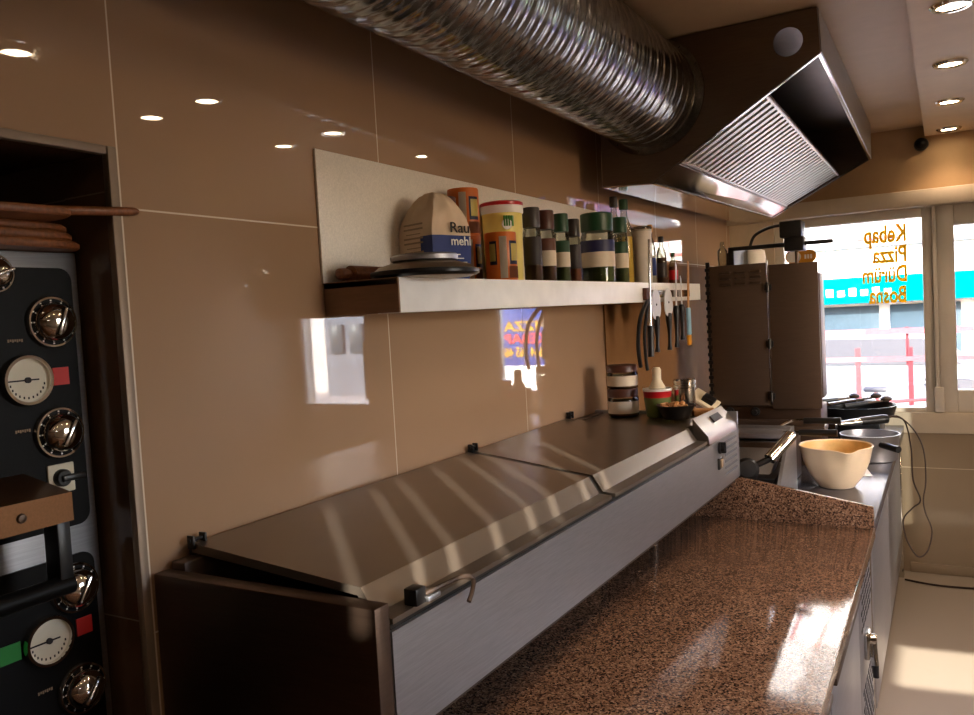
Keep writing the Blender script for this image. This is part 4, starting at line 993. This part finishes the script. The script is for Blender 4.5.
# pans
t = thing('steel_pan', 'steel pan with black handle behind the mixing bowl', 'pan', (.725, 3.52, GZ)); o = (.725, 3.52, GZ)
b = B(); lathe(b, [(.092, 0), (.100, .004), (.108, .100), (.110, .103), (.106, .103), (.096, .008), (0, .006)], o, n=40); obj('pan_body', b, M['steel'], t)
b = B(); cyl(b, (.745, 3.46, GZ + .075), (.835, 3.36, GZ + .068), .012, .013); obj('handle', b, M['black'], t)
t = thing('frying_pan', 'large round black frying pan under the street window', 'pan', (.60, 3.98, GZ + .10)); o = (.63, 4.02, GZ + .10)
b = B(); lathe(b, [(.150, 0), (.158, .004), (.172, .052), (.174, .055), (.169, .055), (.152, .008), (0, .006)], o, n=48); obj('pan_body', b, M['blackpan'], t)
b = B(); box(b, (.50, 3.88, GZ), (.74, 4.20, GZ + .099), .006); tag(obj('warming_box', b, M['blackpan'], base=(.62, 4.03, GZ)), 'low dark metal box carrying the large black frying pan', 'box')
b = B(); t = thing('electric_kebab_knife', 'black electric kebab knife with steel head and hanging brown cable', 'kebab knife', (.72, 3.55, GZ + .10))
cyl(b, (.680, 3.66, GZ + .128), (.760, 3.72, GZ + .131), .018, .020); lathe(b, [(.020, 0), (.018, .02), (.010, .026)], (.760, 3.72, GZ + .131), (.8, .6, 0)); obj('motor_handle', b, M['black'], t)
b = B(); cyl(b, (.60, 3.60, GZ + .126), (.682, 3.66, GZ + .128), .010, .016); lathe(b, [(.024, -.006), (.026, 0), (.024, .006)], (.585, 3.588, GZ + .126), (.8, .6, .1)); obj('cutter_head', b, M['steel_p'], t)
b = B(); tube(b, [(.772, 3.730, GZ + .132), (.800, 3.74, .872), (.842, 3.75, .850), (.862, 3.75, .740), (.866, 3.75, .61), (.891, 3.752, .525), (.862, 3.755, .489), (.826, 3.76, .436), (.836, 3.76, .352), (.876, 3.755, .284), (.914, 3.75, .317), (.930, 3.75, .402), (.908, 3.745, .476), (.902, 3.742, .53), (.913, 3.74, .61), (.908, 3.74, .735), (.876, 3.745, .815), (.82, 3.75, .872), (.776, 3.742, GZ + .136)], .0032, 6); obj('power_cable', b, M['cable'], t)
# utensils lying on the frying pan
for (a, c2, lab, nm, m1) in (((.47, 4.02), (.62, 4.10), 'ladle with black handle lying across the frying pan', 'ladle', 'black'), ((.53, 3.91), (.71, 4.12), 'long steel tongs lying on the frying pan rim', 'tongs', 'steel_p'), ((.60, 3.88), (.76, 3.99), 'spatula with dark handle lying on the frying pan', 'spatula', 'dark')):
    z = GZ + .166; A_, C_ = V((a[0], a[1], z)), V((c2[0], c2[1], z + .012)); t = thing(nm, lab, nm, A_)
    b = B(); cyl(b, A_, A_.lerp(C_, .55), .010, .008); obj('handle', b, M[m1], t)
    b = B(); cyl(b, A_.lerp(C_, .54), C_, .006, .004); lathe(b, [(.010, -.006), (.022, 0), (.024, .010), (.012, .018), (0, .020)], C_, (0, 0, 1), 18); obj('head', b, M['steel_d'], t)
b = B(); box(b, (.60, 3.16, GZ + .0005), (.74, 3.34, GZ + .004), .001, 0, rot('Z', 12)); tag(obj('white_tray', b, M['white'], base=(.58, 3.29, GZ)), 'flat white tray on the steel counter behind the mixing bowl', 'tray')
# floor cable along the far wall
b = B(); tube(b, [(.80, 4.30, .006), (.95, 4.26, .006), (1.2, 4.28, .006), (1.8, 4.33, .006)], .005, 6); tag(obj('floor_cable', b, M['cable'], base=(.8, 4.3, 0)), 'thin cable lying on the floor along the far wall', 'cable')

# ------------------------------------------------------------------ the street outside
GRD = -.15
b = B(); box(b, (-30, YF + .22, GRD - .1), (40, 40, GRD)); o = struct('ground', b, M['asphalt'])
FY = 14.
t = thing('shop_building', 'pale building across the street with a teal awning over its shop front', 'building', (2, FY, GRD))
b = B(); box(b, (-8, FY, GRD), (16, FY + 4, 6.5)); obj('wall', b, M['fac'], t)
b = B(); box(b, (-8, FY - .6, 1.25), (2.2, FY, 1.64), .02); aw = obj('awning', b, M['teal'], t)
b = B(); text(b, 'APOTHEKE', (.55, FY - .605, 1.38), (-1, 0, 0), (0, 0, 1), .2, .01, width=1.2) if False else None
b = B()
for k in range(7): box(b, (-.75 + k * .16, FY - .612, 1.36), (-.65 + k * .16, FY - .60, 1.45 + (k % 2) * .03), .01)
obj('awning_print', b, M['white'], aw)
for x0, x1 in ((-3.2, -1.2), (-1.0, .10), (.25, 1.2), (1.5, 2.3), (3.0, 4.6)):
    b = B(); box(b, (x0, FY - .03, .1), (x1, FY, 1.2), .01); obj('shop_window', b, M['shopglass'], t)
for x0 in (-2.2, -.19, 2.6, 4.5):
    b = B(); box(b, (x0, FY - .05, 2.22), (x0 + .60, FY, 3.4), .02); wf = obj('window', b, M['railpale'], t)
    b = B(); box(b, (x0 + .05, FY - .06, 2.27), (x0 + .55, FY - .045, 3.35), .01); obj('pane', b, M['fac'], wf)
b = B(); box(b, (-8, FY - .08, 2.10), (16, FY, 2.14), .01); obj('cornice', b, M['fac2'], t)
t = thing('grey_building', 'dark grey building further along the street, mirrored in the tiles', 'building', (9, 13.4, GRD))
b = B(); box(b, (6.5, 13.3, GRD), (10.5, 13.9, 3.2), .01); obj('wall', b, M['fac3'], t)
for k in range(5): 
    b = B(); box(b, (7.9 + k * .52, 13.25, .75), (8.25 + k * .52, 13.3, 1.35), .01); obj('window', b, M['shopglass'], t)
RY = 8.
t = thing('street_railing', 'red and white railing with boards along the street', 'railing', (.4, RY, GRD))
for x in (-.75, .30, .72, 1.55): 
    b = B(); box(b, (x - .02, RY - .02, GRD), (x + .02, RY + .02, .90)); obj('post', b, M['rail'], t)
b = B(); box(b, (-2, RY - .03, 1.02), (3.5, RY - .01, 1.07)); obj('upper_board', b, M['railpale'], t)
b = B(); box(b, (-2, RY - .03, .78), (3.5, RY - .01, .82)); obj('lower_board', b, M['railpale'], t)
for x in (-.60, .0, .70, 1.3):
    b = B(); box(b, (x - .012, RY - .015, .74), (x + .012, RY + .01, 1.08)); obj('post', b, M['rail'], t)
def bicycle(x, y, lab):
    t = thing('bicycle', lab, 'bicycle', (x, y, GRD), 'bicycles by the railing'); r = .28
    for dx in (-.42, .42):
        b = B(); pts = [(x + dx + r * math.cos(2 * PI * k / 24), y, GRD + r + .012 + r * math.sin(2 * PI * k / 24)) for k in range(25)]; tube(b, pts, .014, 6, sub=1)
        for k in range(8): a = 2 * PI * k / 8; cyl(b, (x + dx, y, GRD + r + .012), (x + dx + r * math.cos(a), y, GRD + r + .012 + r * math.sin(a)), .003, n=5)
        obj('wheel', b, M['dark'], t)
    z = GRD + r + .012; b = B()
    for p, q in (((-.42, z), (-.05, z)), ((-.42, z), (-.13, z + .33)), ((-.05, z), (-.15, z + .42)), ((-.05, z), (.28, z + .33)), ((-.13, z + .33), (.28, z + .36)), ((.42, z), (.26, z + .48))): cyl(b, (x + p[0], y, p[1]), (x + q[0], y, q[1]), .014, n=8)
    obj('frame', b, M['rail'], t)
    b = B(); box(b, (x - .24, y - .05, z + .42), (x - .06, y + .05, z + .46), .02); obj('saddle', b, M['dark'], t)
    b = B(); tube(b, [(x + .22, y - .2, z + .50), (x + .26, y, z + .48), (x + .22, y + .2, z + .50)], .011, 6); obj('handlebar', b, M['dark'], t)
bicycle(-.35, 7.6, 'bicycle parked behind the railing left in the window view'); bicycle(.62, 7.5, 'bicycle parked behind the railing below the yellow lettering')
def car(x, y, m, lab):
    t = thing('parked_car', lab, 'car', (x, y, GRD), 'parked cars across the street'); z = GRD
    b = B(); prism(b, [(x - 1.5, z + .2), (x + 1.5, z + .2), (x + 1.55, z + .55), (x + 1.05, z + .68), (x + .6, z + 1.05), (x - .75, z + 1.08), (x - 1.3, z + .70), (x - 1.55, z + .62)], 'y', y - .6, y + .6, bev=.04); obj('body', b, M[m], t)
    b = B(); prism(b, [(x + .95, z + .70), (x + .56, z + 1.0), (x - .70, z + 1.02), (x - 1.15, z + .72)], 'y', y - .62, y - .59); obj('side_window', b, M['dark'], t)
    for dx in (-.95, .95): 
        b = B(); lathe(b, [(.26, 0), (.27, .02), (.27, .16), (.26, .18), (.1, .185)], (x + dx, y - .62, z + .27), (0, 1, 0), 28); obj('wheel', b, M['dark'], t)
car(.2, 11., 'fac2', 'pale parked car beyond the railing, left of the next'); car(4.4, 11.3, 'signblue', 'blue parked car across the street at the right window'); car(6.6, 12.6, 'fac3', 'dark grey parked car before the grey building')
# orange pill-shaped sign on the glass behind the grill
t = thing('pill_sign', 'orange and white pill shaped sign sticker on the street window', 'sign', (.345, YF + .046, 1.60))
def pill(bm, x0, x1, z0, z1, ya, yb):
    r = (z1 - z0) / 2; zc = (z0 + z1) / 2; pts = [(x1 - r + r * math.cos(a), zc + r * math.sin(a)) for a in [-PI / 2 + PI * k / 12 for k in range(13)]] + [(x0 + r + r * math.cos(a), zc + r * math.sin(a)) for a in [PI / 2 + PI * k / 12 for k in range(13)]]; prism(bm, pts, 'y', ya, yb)
sx0, sx1, sz0, sz1 = .272, .425, 1.566, 1.636
t.location = (.345, YF + .046, 1.566)
b = B(); pill(b, sx0, sx1, sz0, sz1, YF + .046, YF + .049); obj('sign_board', b, M['amber'], t)
b = B(); pill(b, sx0 + .006, sx0 + .078, sz0 + .007, sz1 - .007, YF + .0445, YF + .0459); obj('white_field', b, M['white'], t)
b = B()
for k in range(3): box(b, (sx0 + .095 + k * .014, YF + .0445, sz0 + .022), (sx0 + .104 + k * .014, YF + .0459, sz0 + .044))
obj('print', b, M['white'], t)
# blue banner seen mirrored in the tiles through the second window
t = thing('street_banner', 'blue street banner with yellow PIZZA and phone number, mirrored in the tiles', 'banner', (2.1, 6.4, GRD))
bx0, bx1, by = 1.93, 2.95, 6.4
b = B(); box(b, (bx0, by, .92), (bx1, by + .03, 1.75), .005); obj('banner_board', b, M['signblue'], t)
b = B(); box(b, (bx0, by - .004, .45), (bx1, by + .03, .92), .005); obj('white_board', b, M['white'], t)
for x in (bx0 + .1, bx1 - .1): b = B(); box(b, (x - .02, by + .03, GRD), (x + .02, by + .07, 1.62)); obj('post', b, M['dark'], t)
for s_, z, m, wd in (('PIZZA', 1.23, 'yellow_v', .42), ('KEBAP', 1.12, 'red', .42), ('0664 365 4680', 1.0, 'yellow_v', .50)):
    b = B(); text(b, s_, (bx0 + .10, by - .001, z), (1, 0, 0), (0, 0, 1), .12, .004, bold=.02, width=wd)
    for v in b.verts: v.co.y = by - .001 - abs(v.co.y - by + .001)
    obj('lettering', b, M[m], t)
b = B(); box(b, (3.4, 8.8, GRD), (7, 10.0, GRD + .02)); tag(obj('lawn', b, M['bin'], base=(5, 10.7, GRD)), 'strip of grass beside the street', 'grass', None, 'stuff')

# ------------------------------------------------------------------ light: sun and sky, downlights above
w = bpy.data.worlds.new('sky'); scene.world = w; w.use_nodes = True
nt = w.node_tree; bg = nt.nodes['Background']
sk = nt.nodes.new('ShaderNodeTexSky'); sk.sky_type = 'NISHITA'; sk.sun_disc = False; sk.sun_elevation = math.radians(35); sk.sun_rotation = math.radians(135); sk.air_density = 1.; sk.dust_density = 2.
mxs = nt.nodes.new('ShaderNodeMix'); mxs.data_type = 'RGBA'; mxs.blend_type = 'MULTIPLY'; mxs.inputs['Factor'].default_value = 1; mxs.inputs['B'].default_value = (1.12, .96, .98, 1)
nt.links.new(sk.outputs[0], mxs.inputs['A']); nt.links.new(mxs.outputs['Result'], bg.inputs['Color']); bg.inputs['Strength'].default_value = 3.0
sl_ = bpy.data.lights.new('sun', 'SUN'); sl_.energy = 25.; sl_.angle = math.radians(.3); sl_.color = (1, .93, .82)
so_ = bpy.data.objects.new('sun', sl_); COL.objects.link(so_)
el = math.atan(.3135 * math.cos(PI / 4)); dirv = V((-math.cos(el) * math.cos(PI / 4), math.cos(el) * math.sin(PI / 4), -math.sin(el)))
so_.rotation_euler = dirv.to_track_quat('-Z', 'Y').to_euler(); so_.location = (8, -6, 6)
def portal(x0, x1, z0, z1):
    L = bpy.data.lights.new('daylight_portal', 'AREA'); L.shape = 'RECTANGLE'; L.size = x1 - x0; L.size_y = z1 - z0; L.cycles.is_portal = True
    o = bpy.data.objects.new('daylight_portal', L); COL.objects.link(o); o.location = ((x0 + x1) / 2, YF + .19, (z0 + z1) / 2); o.rotation_euler = (-PI / 2, 0, 0); return o
PT = [portal(*W1), portal(*W2), portal(*D1), portal(*W5)]
PT[3].location = (XR + .058, (W5[0] + W5[1]) / 2, (W5[2] + W5[3]) / 2); PT[3].rotation_euler = (PI / 2, 0, PI / 2)

# ------------------------------------------------------------------ scale the place to metres
Ms = Matrix.Scale(S, 4)
done = set()
for o in list(COL.objects):
    if o.type == 'MESH' and o.data.name not in done:
        o.data.transform(Ms); done.add(o.data.name)
    o.location = o.location * S
for p in PT: p.data.size *= S; p.data.size_y *= S
pl.shadow_soft_size *= S

# ------------------------------------------------------------------ camera
cam = bpy.data.cameras.new('camera'); cam.sensor_width = 36; cam.lens = 810.0 / 974 * 36; cam.clip_start = .02
co = bpy.data.objects.new('camera', cam); COL.objects.link(co); scene.camera = co
r_ = V((.86931621, .49114235, -.05539421)); u_ = V((.02216167, .07322997, .99706882)); f_ = V((-.49375924, .86799572, -.05277547))
mw = Matrix((( r_.x, u_.x, -f_.x, S * 1.), (r_.y, u_.y, -f_.y, 0), (r_.z, u_.z, -f_.z, S * 1.39), (0, 0, 0, 1)))
co.matrix_world = mw

vs = scene.view_settings
scene.display_settings.display_device = 'sRGB'
vs.view_transform = 'Standard'; vs.look = 'None'; vs.exposure = .52; vs.gamma = 1.; vs.use_curve_mapping = False
scene.cycles.max_bounces = 10; scene.cycles.glossy_bounces = 6; scene.cycles.transparent_max_bounces = 12
scene.cycles.use_denoising = True
scene.cycles.sample_clamp_indirect = 6
